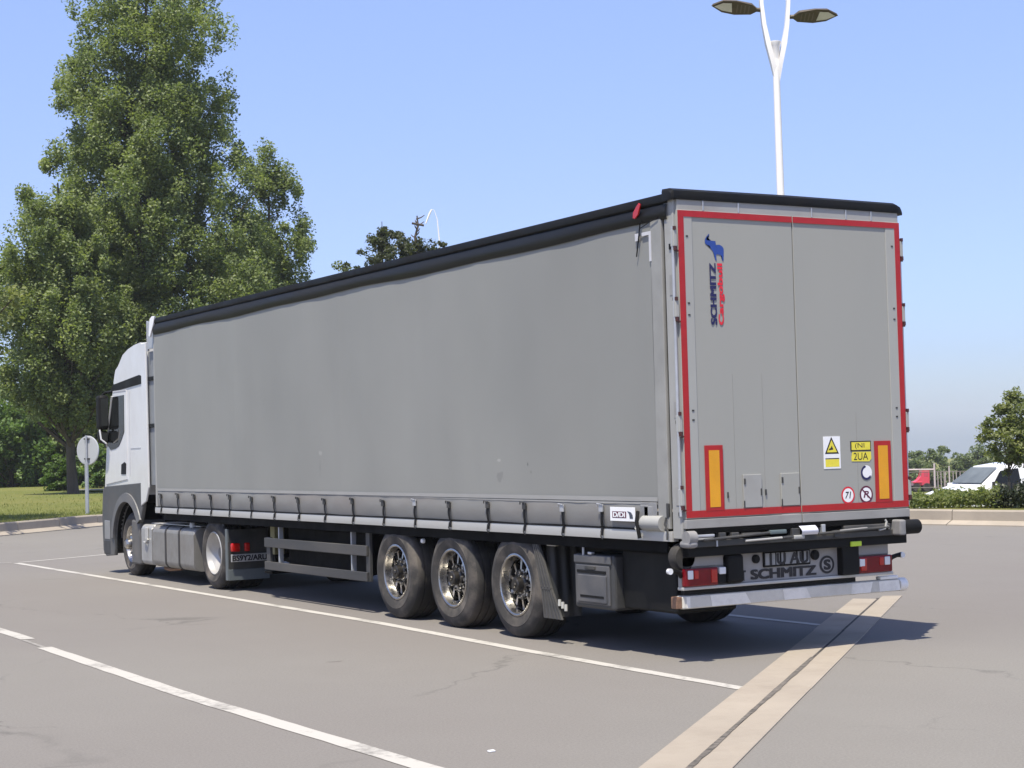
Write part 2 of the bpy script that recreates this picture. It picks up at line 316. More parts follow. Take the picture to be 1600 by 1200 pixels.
def inst(name, me, parent, loc=(0, 0, 0), rz=0.0):
    o = bpy.data.objects.new(name, me); C.objects.link(o); o.location = loc; o.rotation_euler = (0, 0, rz); o.parent = parent; return o
def one_box(name, mat, parent, *a, bev=0.006, label=None, **k):
    m = MB(); m.box(*a, bev=bev, **k); return m.build(name, mat, parent, label=label)
def struct(o): o['kind'] = 'structure'; return o
def text_mesh(name, body, mat, parent, fn, w_, h_, bold=0.0, shear=0.0, fat=0.0, nrm_=(0, -1, 0)):
    """flat lettering; fn maps (u,v) in metres to a point"""
    cu = bpy.data.curves.new('lettering_curve', 'FONT'); cu.body = body; cu.size = 1.0; cu.offset = bold; cu.shear = shear; cu.fill_mode = 'FRONT'; cu.resolution_u = 4
    ob = bpy.data.objects.new('lettering_tmp', cu); C.objects.link(ob)
    me0 = bpy.data.meshes.new_from_object(ob); bpy.data.objects.remove(ob)
    xs = [v.co.x for v in me0.vertices]; ys = [v.co.y for v in me0.vertices]; x0, x1, y0, y1 = min(xs), max(xs), min(ys), max(ys)
    V, F = [], []
    shifts = [(0.0, 0.0)] if not fat else [(0.0, 0.0), (fat*0.5, fat*0.45), (fat, 0.0), (fat, fat*0.45), (0.0, fat*0.45)]
    for k, (sh, sv_) in enumerate(shifts):                               # heavier strokes: stacked copies a hair apart
        b0 = len(V)
        for v in me0.vertices: V.append(Vector(fn((v.co.x-x0)/(x1-x0)*(w_-fat)+sh, (v.co.y-y0)/(y1-y0)*(h_-0.45*fat)+sv_))+Vector(nrm_)*0.0003*k)
        F += [[b0+i for i in p.vertices] for p in me0.polygons]
    me = bpy.data.meshes.new(name); me.from_pydata(V, [], F); me.materials.append(mat); o = bpy.data.objects.new(name, me); C.objects.link(o); o.parent = parent; return o

# ------------------------------------------------------------------ ground
KERB = [(-70, -33.4), (1.0, 32.45), (7.2, 38.2)]
for i in range(1, 8):                                            # rounded corner behind the lorry
    t = i/8; a = Vector((7.2, 38.2)); b_ = Vector((12.0, 42.5)); c_ = Vector((13.4, 31.0)); p = a*(1-t)**2+b_*2*t*(1-t)+c_*t*t; KERB.append((p.x, p.y))
KERB += [(13.4, 31.0), (16.45, 15.95), (17.0, 13.3), (20.5, -4.0), (40.0, -95.0)]
path = []
for i in range(len(KERB)-1):
    a, b_ = Vector(KERB[i]), Vector(KERB[i+1]); k = max(1, int((b_-a).length/2.0))
    for j in range(k): path.append(a.lerp(b_, j/k))
path.append(Vector(KERB[-1]))
nrm = []
for i in range(len(path)):
    d = (path[min(i+1, len(path)-1)]-path[max(i-1, 0)]).normalized(); nrm.append(Vector((-d.y, d.x)))
def lateral(x, y): return (x-CAM.x)*0.862-(y-CAM.y)*0.507
def depth(x, y): return (x-CAM.x)*0.507+(y-CAM.y)*0.862
def sstep(a, b, x): t = min(1, max(0, (x-a)/(b-a))); return t*t*(3-2*t)
def ground_h(x, y):
    rt = np.interp(depth(x, y), [38, 42, 47, 60, 80, 110, 150, 200, 260, 600, 1200, 4000], [0.30, 0.16, -0.62, -1.25, -1.9, -2.1, -2.7, -4.6, -4.8, -7.0, -13.0, -42.0])
    return 0.30+(rt-0.30)*sstep(-4, 8, lateral(x, y))
m = MB(); m.poly([(p.x, p.y, 0) for p in path]+[(60, -200, 0), (-120, -200, 0), (-150, -60, 0)])
ap = m.build('parking_lot', asphalt, smooth=0); struct(ap)
m = MB(); offs = [0.44, 1.2, 2.4, 4, 6.5, 10, 15, 22, 32, 45, 62, 85, 115, 155, 210, 300, 500, 850]
rows = []
for i in range(0, len(path)):
    row = []
    for q in offs:
        p = path[i]+nrm[i]*q; row.append(m.bm.verts.new((p.x, p.y, ground_h(p.x, p.y)+(0.0 if q < 1 else 0.05*mnoise.noise((p.x*0.15, p.y*0.15, 0))))))
    rows.append(row)
for i in range(len(rows)-1):
    for j in range(len(offs)-1): m.bm.faces.new((rows[i][j], rows[i+1][j], rows[i+1][j+1], rows[i][j+1]))
struct(m.build('grass_ground', lawn))
# kerb: battered foot, upright face, flat top, laid in stones
kerb = bpy.data.objects.new('kerb', None); C.objects.link(kerb); struct(kerb)
cum = [0]
for i in range(len(path)-1): cum.append(cum[-1]+(path[i+1]-path[i]).length)
def along(sv):
    i = min(len(path)-2, max(0, int(np.searchsorted(cum, sv))-1)); t = (sv-cum[i])/max(1e-6, cum[i+1]-cum[i]); return path[i].lerp(path[i+1], t), nrm[i].lerp(nrm[i+1], t).normalized()
PROF = [(0.0, -0.02), (0.0, 0.02), (0.20, 0.10), (0.22, 0.10), (0.235, 0.29), (0.26, 0.32), (0.44, 0.32), (0.44, 0.0)]
s0, s1 = 60.0, 165.0; sv = s0; ki = 0
far_kerb = MB()
while sv < s1:
    e = sv+1.98; dz = random.uniform(-0.006, 0.006)
    (pa, na), (pb, nb) = along(sv), along(e)
    near = abs(lateral(pa.x, pa.y)+25) < 14 or (lateral(pa.x, pa.y) > 4 and depth(pa.x, pa.y) > 15)
    mb = MB() if near else far_kerb
    va = [mb.bm.verts.new((pa.x+na.x*o_, pa.y+na.y*o_, z_+dz)) for o_, z_ in PROF]; vb = [mb.bm.verts.new((pb.x+nb.x*o_, pb.y+nb.y*o_, z_+dz)) for o_, z_ in PROF]
    for j in range(len(PROF)-1): mb.bm.faces.new((va[j], vb[j], vb[j+1], va[j+1]))
    mb.bm.faces.new(va); mb.bm.faces.new(vb[::-1])
    if near: mb.build('kerbstone', kerb_mat, kerb, smooth=0)
    sv += 2.0
fk = far_kerb.build('kerb_run', kerb_mat, kerb, smooth=0)
# road markings (paint sheets 4 mm above the asphalt)
def marking(pts, wd, label, mat=road_paint, z=0.004):
    m = MB(); k = len(pts); L = []; Rr = []
    P = [Vector(p) for p in pts]
    dens = []
    for i in range(k-1):
        n_ = max(1, int((P[i+1]-P[i]).length/0.25))
        for j in range(n_): dens.append(P[i].lerp(P[i+1], j/n_))
    dens.append(P[-1])
    for i, p in enumerate(dens):
        d = (dens[min(i+1, len(dens)-1)]-dens[max(i-1, 0)]).normalized(); nn = Vector((-d.y, d.x))
        e1 = 0.010*mnoise.noise((p.x*5, p.y*5, 1.3)); e2 = 0.010*mnoise.noise((p.x*5, p.y*5, 7.7))
        L.append(m.bm.verts.new((p.x+nn.x*(wd/2+e1), p.y+nn.y*(wd/2+e1), z))); Rr.append(m.bm.verts.new((p.x-nn.x*(wd/2+e2), p.y-nn.y*(wd/2+e2), z)))
    for i in range(len(dens)-1): m.bm.faces.new((L[i], L[i+1], Rr[i+1], Rr[i]))
    o = m.build('road_marking', mat, smooth=0); struct(o); o['label'] = label; return o
marking([(-1.75, -1.34), (-1.72, 2.0), (-1.60, 5.1), (-1.62, 12.0), (-1.69, 20.3)], 0.125, 'long white bay line beside the lorry wheels')
marking([(-5.10, 14.0), (-5.09, 6.42)], 0.15, 'short white bay line stub at the left edge')
marking([(-5.15, 6.36), (-5.17, 5.52)], 0.05, 'thin worn link between two bay line stretches', faded_paint)
marking([(-5.17, 5.50), (-5.226, 1.08), (-5.15, -2.68), (-5.10, -4.15)], 0.15, 'broad white bay line in front of the lorry')
marking([(1.62, 1.70), (1.60, 3.1), (1.60, 20.0)], 0.11, 'white bay line behind the lorry in its shadow')
marking([(-4.5, 22.9), (-1.92, 20.62), (-1.76, 20.42)], 0.12, 'faint white line stub left of the long bay line end')
marking([(-1.60, 20.42), (-0.02, 21.29), (0.5, 21.6)], 0.11, 'faint white cross line ahead of the cab')
# drainage channel: two rows of concrete slabs and a dark slot
dd = Vector((7.851, 7.003)).normalized(); dn = Vector((-dd.y, dd.x)); o0 = Vector((-3.93, -3.63))
dch = bpy.data.objects.new('drain_channel', None); C.objects.link(dch); struct(dch)
def slab(a, b_, w0, w1, zc):
    m = MB(); P = []
    for (t, w_) in ((a, w0), (b_, w0), (b_, w1), (a, w1)): q = o0+dd*t+dn*w_; P.append(q)
    z = [0.010 if abs(w_) > 0.1 else 0.007 for w_ in (w0, w0, w1, w1)]
    top = [m.bm.verts.new((p.x, p.y, zz)) for p, zz in zip(P, z)]; bot = [m.bm.verts.new((p.x, p.y, -0.03)) for p in P]
    m.bm.faces.new(top)
    for i in range(4): m.bm.faces.new((top[i], bot[i], bot[(i+1) % 4], top[(i+1) % 4]))
    bmesh.ops.bevel(m.bm, geom=[e for e in m.bm.edges if all(v in top for v in e.verts)], offset=0.003, segments=1, affect='EDGES')
    m.build('concrete_slab', concrete, dch, smooth=0)
t = -8.8
while t < 10.4:
    e = random.uniform(-0.004, 0.004)
    slab(t, min(t+3.99, 10.55), 0.013+e, 0.285+e*2, 0); slab(t+0.02, min(t+0.02+3.99, 10.95), -0.243+e, -0.013+e, 0); t += 4.0
m = MB(); P = [o0+dd*a+dn*b_ for a, b_ in ((-8.8, -0.03), (10.7, -0.03), (10.7, 0.03), (-8.8, 0.03))]; m.poly([(p.x, p.y, 0.003) for p in P])
m.build('drain_slot', pm('slot_dirt', (0.035, 0.031, 0.027), 0.95, var=0.5, vscale=5, dirt=s2l(110, 100, 90), dscale=3, damt=0.5), dch, smooth=0)
m = MB(); A, B = [], []
for i in range(120):                                              # grime gathered along the slot
    t = -1.5+i*0.055; k = max(0.0, 0.5+0.9*mnoise.noise((t*1.1, 3.3, 0))+0.5*mnoise.noise((t*6, 1.2, 0))); q1 = o0+dd*t+dn*(0.013+0.007*k); q0 = o0+dd*t-dn*(0.013+0.017*k)
    A.append(m.bm.verts.new((q1.x, q1.y, 0.0115))); B.append(m.bm.verts.new((q0.x, q0.y, 0.0115)))
for i in range(119): m.bm.faces.new((A[i], A[i+1], B[i+1], B[i]))
m.build('grime_streak', pm('slot_grime', (0.105, 0.092, 0.078), 0.95, var=0.6, vscale=16), dch, smooth=0)
# ------------------------------------------------------------------ wheels
def tyre_mesh(R, wd, rim, dusty=True):
    m = MB(); h = wd/2
    prof = [(rim, -h+0.03), (rim+0.012, -h+0.012), (rim+0.05, -h-0.002), (rim+(R-rim)*0.42, -h-0.010), (rim+(R-rim)*0.47, -h-0.013), (rim+(R-rim)*0.50, -h-0.009), (rim+(R-rim)*0.72, -h), (R-0.045, -h+0.012), (R-0.018, -h+0.030), (R-0.004, -h+0.055)]
    mi = [1]*(len(prof)-2)+[0]
    g = [(-h*0.45), 0.0, h*0.45]
    for gx in g: prof += [(R, gx-0.010), (R-0.014, gx-0.007), (R-0.014, gx+0.007), (R, gx+0.010)]
    back = [(R-0.004, h-0.055), (R-0.018, h-0.03), (R-0.045, h-0.012), (rim+(R-rim)*0.5, h+0.008), (rim+0.03, h-0.004), (rim, h-0.03)]
    mi += [0]*(len(prof)+len(back)-1-len(mi)); prof += back
    m.lathe(prof, n=72, mi=mi); return m.mesh('tyre', [rubber, sidewall], 30)
def streaked_metal():  # black painted for the shade inside the rim, broken by silver streaks
    m, n, b = newmat('shade_streaked_disc'); t = noise_node(n, 11, 3, 0.5, dist=2.2)
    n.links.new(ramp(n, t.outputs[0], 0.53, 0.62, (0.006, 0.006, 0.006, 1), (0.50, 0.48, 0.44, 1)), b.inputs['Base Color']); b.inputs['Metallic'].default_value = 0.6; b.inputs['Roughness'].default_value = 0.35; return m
def trailer_rim_mesh(rim, wd):
    m = MB(); h = wd/2
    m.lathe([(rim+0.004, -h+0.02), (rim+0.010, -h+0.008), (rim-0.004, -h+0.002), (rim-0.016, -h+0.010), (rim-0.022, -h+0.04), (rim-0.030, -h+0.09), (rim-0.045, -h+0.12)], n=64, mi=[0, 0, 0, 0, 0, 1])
    # disc with ten hand holes
    ro, rh1, rh0, ri = rim-0.034, rim-0.052, rim-0.150, 0.075; x0 = -h+0.085
    K = 10; seg = 8; th = 0.018
    for k in range(K):
        for q in range(seg):
            a0, a1 = 2*PI*(k+q/seg)/K, 2*PI*(k+(q+1)/seg)/K
            def pt(r, a, x): return (x, r*math.cos(a), r*math.sin(a))
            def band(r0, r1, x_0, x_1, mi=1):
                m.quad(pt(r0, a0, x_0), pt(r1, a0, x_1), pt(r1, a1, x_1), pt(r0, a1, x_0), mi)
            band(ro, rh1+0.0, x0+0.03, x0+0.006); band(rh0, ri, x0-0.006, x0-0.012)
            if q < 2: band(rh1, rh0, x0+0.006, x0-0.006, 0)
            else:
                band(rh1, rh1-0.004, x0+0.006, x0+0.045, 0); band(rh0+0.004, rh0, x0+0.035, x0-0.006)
        for q in (0, 2):
            a = 2*PI*(k+q/seg)/K
            m.quad((x0+0.006, rh1*math.cos(a), rh1*math.sin(a)), (x0-0.006, rh0*math.cos(a), rh0*math.sin(a)), (x0+0.035, rh0*math.cos(a), rh0*math.sin(a)), (x0+0.045, rh1*math.cos(a), rh1*math.sin(a)))
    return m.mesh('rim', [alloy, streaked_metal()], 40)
def hub_mesh(x0, proj, dark=True):
    m = MB(); m.lathe([(0.0, x0-proj), (0.062, x0-proj), (0.072, x0-proj+0.01), (0.078, x0-0.02), (0.095, x0-0.008), (0.10, x0+0.05)], n=28, mi=0)
    for k in range(10):
        a = 2*PI*(k+0.5)/10; c_ = Vector((0, 0.122*math.cos(a), 0.122*math.sin(a)))
        m.cyl(c_+Vector((x0-0.006, 0, 0)), c_+Vector((x0-0.038, 0, 0)), 0.016, 0.013, 6, 1)
    m.cyl((x0-proj+0.002, 0, 0), (x0-proj-0.012, 0, 0), 0.03, 0.024, 8, 0)
    return m.mesh('hub', [hub_dark, alloy], 35)
def drum_mesh(x0, r):
    m = MB(); m.lathe([(0.0, x0), (r-0.02, x0), (r, x0+0.02), (r, x0+0.16), (0.0, x0+0.16)], n=32); 
    for k in range(12):
        a = 2*PI*k/12; m.box(x0-0.02, x0, r*0.35, r*0.9, -0.012, 0.012, M=Matrix.Rotation(a, 4, 'X'))
    return m.mesh('brake_drum', [hub_dark], 35)
RTY, WTY, RRIM = 0.525, 0.385, 0.300
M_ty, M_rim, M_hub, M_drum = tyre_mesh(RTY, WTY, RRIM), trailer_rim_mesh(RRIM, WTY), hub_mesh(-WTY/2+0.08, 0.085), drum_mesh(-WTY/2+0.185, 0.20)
def put_wheel(parent, x, y, z, right=False, meshes=None, spin=0.0):
    wv = pivot('wheel', (x, y, z), parent, PI if right else 0.0)
    for nm, me in meshes:
        o = inst(nm, me, wv); o.rotation_euler = (spin, 0, 0)
    return wv

# ------------------------------------------------------------------ SEMI-TRAILER
TR = thing('semi_trailer', 'grey curtain-sided semi-trailer with red taped rear doors, parked in the bay', 'trailer')
L = 13.62; ZR0, ZR1 = 1.035, 1.135; XS = 1.275
for ya in (2.90, 4.21, 5.53):
    for rt in (False, True):
        put_wheel(TR, (1 if rt else -1)*(1.235-WTY/2), ya, RTY-0.006, rt, (('tyre', M_ty), ('rim', M_rim), ('hub', M_hub), ('brake_drum', M_drum)), random.uniform(0, 6))
    m = MB(); m.cyl((-1.0, ya, RTY), (1.0, ya, RTY), 0.075, n=14); m.build('axle', black_steel, TR)
    for sx in (-1, 1):
        m = MB(); m.cyl((sx*0.55, ya-0.32, 0.50), (sx*0.55, ya-0.32, 0.86), 0.11, n=14); m.box(sx*0.55-0.05, sx*0.55+0.05, ya-0.42, ya+0.5, 0.40, 0.50, 0.01); m.build('air_suspension', black_steel, TR)
STR = [13.247, 12.506, 11.801, 11.129, 10.416, 9.626, 8.838, 8.055, 7.263, 6.468, 5.659, 4.889, 4.10, 3.289, 2.575, 1.876, 1.216]
def pinch(y): return min(1.0, min(abs(y-s) for s in STR)/0.30)
# left curtain: upper sheet and lower skirt bulging between the straps
def curt(u, v):
    y = 0.36+u*(13.50-0.36); z = 1.385+v*(3.83-1.385)
    wv = sum(0.003*math.exp(-((y-q)/0.09)**2) for q in (3.42, 6.83, 10.2))+0.006*math.sin(y*2*PI/1.9+0.6)*math.sin(PI*v)+0.008*mnoise.noise((y*0.55, z*0.5, 2.1))+0.003*mnoise.noise((y*2.5, z*1.2, 5.0))
    return (-XS-wv, y, z)
def skirt(u, v):
    y = 0.62+u*(13.46-0.62); z = 1.138+v*(1.392-1.138); pk = pinch(y); b_ = math.sin(PI*min(1, v*1.15))
    return (-XS-0.004-0.011*b_*(0.6+0.4*pk)+0.010*(1-v)**2*(1.1-0.2*pk)-0.004*mnoise.noise((y*4, z*6, 1)), y, z+0.006*(1-v)*mnoise.noise((y*1.7, 0, 3)))
m = MB(); m.grid(curt, 260, 20); o_curt = m.build('side_curtain', curtain_mat, TR)
m = MB(); m.grid(skirt, 230, 9); m.build('curtain_skirt', pm('grey_curtain_skirt', (0.205, 0.202, 0.19), 0.5, var=0.05, dirt=s2l(118, 110, 106), dscale=2.0, damt=0.55, stretch=(1, 0.4, 1.6)), TR, label='lower curtain skirt, darker and more mottled than the curtain')  # skirt grey set darker than the curtain, with mottled variation
m = MB(); m.grid(lambda u, v: (-XS-0.010-0.002*mnoise.noise((u*60, 0, 0)), 0.36+u*13.08, 1.372+v*0.038+0.012*(1-u)*0+(-0.010+0.020*v)*0), 80, 1)
m.grid(lambda u, v: (-XS-0.010, 0.36+u*6.0, 1.364-v*0.018*(1-u)), 40, 1)
m.build('hem_strip', pm('pale_hem_strip', (0.30, 0.295, 0.28), 0.5, var=0.04), TR)
m = MB(); m.box(XS-0.01, XS, 0.3, 13.5, 1.15, 3.85); m.build('side_curtain', curtain_mat, TR)
m = MB(); m.box(-XS+0.05, XS-0.05, 0.10, 13.55, 1.06, 1.12); m.build('load_floor', black_steel, TR)
m = MB(); m.box(-XS+0.03, XS-0.03, 0.08, 13.58, 3.93, 3.97); m.build('roof', pm('roof_tarp', (0.2, 0.2, 0.2), 0.6), TR)
m = MB(); m.box(-XS+0.02, XS-0.02, 13.56, 13.62, 1.05, 3.96, 0.01); m.build('headboard', frame_grey, TR)
# side rail
for sx in (-1, 1):
    m = MB()
    prof = [(-XS-0.012, ZR0), (-XS-0.016, ZR0+0.045), (-XS-0.010, ZR0+0.086), (-XS+0.05, ZR0+0.087), (-XS+0.05, ZR0)]
    m.prism([(p[0]*(-sx if sx > 0 else 1), p[1]) for p in prof], 1, 0.16, 13.55) if sx < 0 else m.prism([(-p[0], p[1]) for p in prof], 1, 0.16, 13.55)
    m.build('side_rail', alu, TR)
    m = MB(); m.box(sx*1.23-0.012, sx*1.23+0.012, 0.3, 13.3, 0.935, ZR0-0.002); m.build('rail_web', black_steel, TR)
m = MB(); m.box(-XS-0.013, -XS+0.02, 0.36, 13.52, 1.122, 1.134); m.build('rail_shadow_gap', black_plastic, TR)  # black strip that draws the shadow gap between skirt and rail
# straps with buckles
for i, ys in enumerate(STR):
    near = ys < 7; wd = 0.016 if not near else 0.019; tl = random.uniform(-0.03, 0.03); zt = 1.315+random.uniform(-0.012, 0.012)
    m = MB(); pts = []
    for q in range(9):
        v = q/8; z = zt-v*(zt-1.06); x = -XS-0.010-0.016*math.sin(PI*min(1, v*1.2))-(0.014 if v > 0.8 else 0); yy = ys+tl*(v-0.5)+0.008*math.sin(v*5+i); pts.append((x, yy, z))
    for q in range(8):
        a, b_ = pts[q], pts[q+1]
        m.quad((a[0], a[1]-wd, a[2]), (a[0], a[1]+wd, a[2]), (b_[0], b_[1]+wd, b_[2]), (b_[0], b_[1]-wd, b_[2])); m.quad((a[0]-0.004, a[1]-wd, a[2]), (a[0]-0.004, a[1]+wd, a[2]), (b_[0]-0.004, b_[1]+wd, b_[2]), (b_[0]-0.004, b_[1]-wd, b_[2]))
        for sg in (-wd, wd): m.quad((a[0], a[1]+sg, a[2]), (a[0]-0.004, a[1]+sg, a[2]), (b_[0]-0.004, b_[1]+sg, b_[2]), (b_[0], b_[1]+sg, b_[2]))
    st = m.build('tension_strap', black_plastic, TR)
    m = MB(); bx = -XS-0.028
    m.box(bx-0.010, bx+0.012, ys+tl*-0.4-0.028, ys+tl*-0.4+0.028, zt-0.055, zt+0.012, 0.004, seg=1)
    m.tube([(bx-0.012, ys-0.03, zt+0.012), (bx-0.016, ys+0.045, zt+0.020), (bx-0.012, ys+0.05, zt-0.006)], 0.006, 6)
    m.build('buckle', galv if i in (16, 15, 11) else dark_grey_plastic, st)
    m = MB(); m.tube([(-XS-0.022, ys+0.012, 1.11), (-XS-0.030, ys+0.014, 1.05), (-XS-0.016, ys+0.006, 1.025)], 0.007, 6); m.build('hook', dark_grey_plastic, st)
# valance and top rail along the left eaves
def val(u, v):
    y = 0.10+u*(13.50-0.10); low = 3.765+0.008*math.sin(y*1.05+0.8)+0.007*math.sin(y*2.3)-0.02*sstep(9, 13.5, y); z = low+v*(3.905-low)
    return (-XS-0.010-0.018*math.sin(PI*v)-0.004*mnoise.noise((y*2, z*3, 0)), y, z)
m = MB(); m.grid(val, 90, 8); m.build('valance', tarp_black, TR)
m = MB(); m.prism([(-XS-0.022, 3.925), (-XS-0.026, 3.96), (-XS-0.012, 3.995), (-XS+0.06, 4.005), (-XS+0.06, 3.91), (-XS+0.005, 3.905)], 1, 0.10, 13.58); m.build('top_rail', black_plastic, TR)
m = MB(); m.box(XS-0.05, XS+0.015, 0.10, 13.58, 3.78, 4.0, 0.01); m.build('top_rail', black_plastic, TR)
# red pull tag, cord, pale corner mark
m = MB(); m.prism([(0.50, 3.925), (0.455, 3.955), (0.43, 3.94), (0.47, 3.855), (0.52, 3.825), (0.55, 3.835), (0.545, 3.88)], 0, -XS-0.055, -XS-0.040, bev=0.004); m.build('red_pull_tag', bright_red, TR)
m = MB(); m.tube([(-XS-0.03, 0.47, 3.80), (-XS-0.025, 0.50, 3.70), (-XS-0.02, 0.555, 3.50)], 0.006, 6); m.tube([(-XS-0.03, 0.49, 3.735), (-XS-0.03, 0.33, 3.775), (-XS-0.026, 0.22, 3.80)], 0.004, 6); m.build('pull_cord', black_plastic, TR)
m = MB(); m.box(-XS-0.020, -XS-0.016, 0.335, 0.365, 3.44, 3.70); m.box(-XS-0.020, -XS-0.016, 0.365, 0.47, 3.67, 3.70); m.box(-XS-0.020, -XS-0.016, 0.515, 0.575, 3.635, 3.70, 0.002, seg=1); m.build('pale_mark', pm('pale_print', (0.5, 0.5, 0.52), 0.5), TR)
# front corner cap of the tarpaulin
m = MB(); m.prism([(13.60, 3.995), (13.50, 4.03), (13.36, 4.02), (13.44, 3.90), (13.60, 3.72), (13.66, 3.74)], 0, -XS-0.035, -XS-0.008, bev=0.005); m.build('corner_flap', white_print, TR)
m = MB(); m.box(-XS+0.03, -XS+0.05, 13.64, 13.90, 3.55, 3.97, 0.005); m.box(-XS+0.02, -XS+0.055, 13.89, 13.92, 3.52, 3.99, 0.005); m.build('corner_panel', galv, TR)
# --- rear frame
one_box('corner_post', frame_grey, TR, -XS-0.002, -XS+0.045, 0.03, 0.16, 1.06, 3.95)
one_box('corner_post', frame_grey, TR, XS-0.045, XS+0.002, 0.03, 0.16, 1.06, 3.95)
one_box('curtain_end_profile', pm('end_profile_grey', (0.265, 0.262, 0.245), 0.5), TR, -XS-0.016, -XS+0.02, 0.19, 0.35, 1.14, 3.82)
m = MB(); m.box(-1.25, 1.25, 0.005, 0.06, 3.842, 3.945, 0.004)
m.build('header_panel', frame_grey, TR)
m = MB()
for x in (-0.98, -0.60, 0.22, 0.62, 0.92): m.box(x-0.006, x+0.006, -0.004, 0.004, 3.845, 3.93)
m.build('header_joint', galv, TR)
m = MB(); pr = [(-0.006, 3.93), (-0.012, 3.965), (0.0, 4.005), (0.05, 4.03), (0.16, 4.035), (0.16, 3.93)]
rs = []
for x, sc, dz in ((-1.315, 0.35, -0.03), (-1.308, 0.8, -0.012), (-1.285, 1.0, 0), (0, 1.0, 0.006), (1.24, 1.0, 0.0), (1.29, 0.85, -0.012), (1.325, 0.5, -0.03)):
    rs.append([m.bm.verts.new((x, 0.05+(p[0]-0.05)*sc, 3.965+(p[1]-3.965)*sc+dz)) for p in pr])
for i in range(len(rs)-1):
    for j in range(len(pr)): m.bm.faces.new((rs[i][j], rs[i+1][j], rs[i+1][(j+1) % len(pr)], rs[i][(j+1) % len(pr)]))
m.bm.faces.new(rs[0]); m.bm.faces.new(rs[-1][::-1]); m.build('roof_cap', black_plastic, TR)
# --- doors
ZD0, ZD1 = 1.155, 3.845
doors = []
for sx in (-1, 1):
    x0, x1 = (-1.255, -0.012) if sx < 0 else (-0.002, 1.255)
    m = MB(); m.box(x0, x1, 0.0, 0.05, ZD0+0.07, ZD1, 0.003); d = m.build('rear_door', door_paint, TR)
    e0, e1 = (-1.250, -1.105) if sx < 0 else (1.085, 1.250)
    one_box('edge_profile', door_edge, d, e0, e1, -0.006, 0.004, ZD0+0.075, ZD1-0.005, bev=0.003)
    one_box('door_sill', alu_sill, d, x0-0.01 if sx < 0 else x0, x1 if sx < 0 else x1+0.005, -0.012, 0.04, ZD0-0.01, ZD0+0.066, bev=0.004)
    m = MB()
    for gx in ((-0.40, -0.72) if sx < 0 else (0.66,)): m.box(gx-0.002, gx+0.002, -0.0015, 0.001, ZD0+0.10, 2.45 if gx < -0.2 else 2.1)
    m.build('panel_seam', pm('door_seam_grey', (0.26, 0.255, 0.235), 0.5), d)  # slightly darker grey lines for the door panel joints
    # hinges
    for zh in (3.60, 3.00, 2.03, 1.41):
        m = MB(); xe = sx*1.262
        m.box(min(xe, xe+sx*0.035), max(xe, xe+sx*0.035), -0.004, 0.05, zh-0.07, zh+0.07, 0.004)
        m.cyl((xe+sx*0.022, 0.0, zh-0.105), (xe+sx*0.022, 0.0, zh-0.07), 0.015, n=10, mi=1); m.cyl((xe+sx*0.024, 0.0, zh+0.07), (xe+sx*0.024, 0.0, zh+0.10), 0.014, n=10, mi=1)
        m.box(min(xe-sx*0.006, xe+sx*0.024), max(xe-sx*0.006, xe+sx*0.024), -0.012, -0.004, zh-0.118, zh-0.10, 0.003, mi=1)
        m.build('hinge', [door_edge, pm('dark_red_hinge', (0.05, 0.012, 0.010), 0.5)], d)
    m = MB(); m.cyl((sx*1.285, 0.03, 1.25), (sx*1.285, 0.03, 3.70), 0.013, n=10); m.build('locking_bar', galv, d)
    m = MB()
    for (xx, zz) in ((sx*1.16, 3.62), (sx*1.16, 3.05), (sx*1.16, 2.95), (sx*1.15, 2.14), (sx*1.15, 2.06)): m.box(xx-0.014, xx+0.010, -0.010, -0.005, zz-0.007, zz+0.007, 0.002)
    m.build('rivet', dark_grey_plastic, d); doors.append(d)
DL, DR = doors
def tape(d, x0, x1, z0, z1): return one_box('red_tape', red_tape, d, x0, x1, -0.0095, -0.0045, z0, z1, bev=0.0)
TW = 0.058
tape(DL, -1.252, -0.014, 3.785, 3.838); tape(DL, -1.252, -1.252+TW, 1.238+TW, 3.785); tape(DL, -1.252, -0.014, 1.236, 1.236+TW)
tape(DR, 0.0, 1.252, 3.785, 3.838); tape(DR, 1.252-TW, 1.252, 1.238+TW, 3.785); tape(DR, 0.0, 1.252, 1.236, 1.236+TW)
for d, x0, x1 in ((DL, -1.045, -0.855), (DR, 0.860, 1.055)):
    p = one_box('marker_board', red_tape, d, x0, x1, -0.0115, -0.0095 if False else -0.0035, 1.288, 1.842, bev=0.001)
    one_box('amber_field', orange_sheet, p, x0+0.040, x1-0.040, -0.014, -0.0117, 1.318, 1.800, bev=0.0)
for (x0, x1) in ((-0.645, -0.447), (-0.232, -0.026)):
    p = one_box('recess_cover', frame_grey if x0 < -0.5 else door_paint, DL, x0, x1, -0.014, 0.0, 1.300, 1.582, bev=0.003)
    m = MB(); m.box(x0-0.001, x0+0.010, -0.017, -0.012, 1.30, 1.36); m.box(x0+0.002, x0+0.022, -0.020, -0.013, 1.50, 1.55, 0.003); m.box(x1-0.016, x1, -0.018, -0.012, 1.40, 1.46, 0.003); m.build('latch', dark_grey_plastic, p)
m = MB(); m.box(-0.405, -0.390, -0.010, 0.0, 1.40, 1.45, 0.002); m.box(-0.815, -0.803, -0.010, 0.0, 1.39, 1.44, 0.002); m.build('keyhole', dark_grey_plastic, DL)
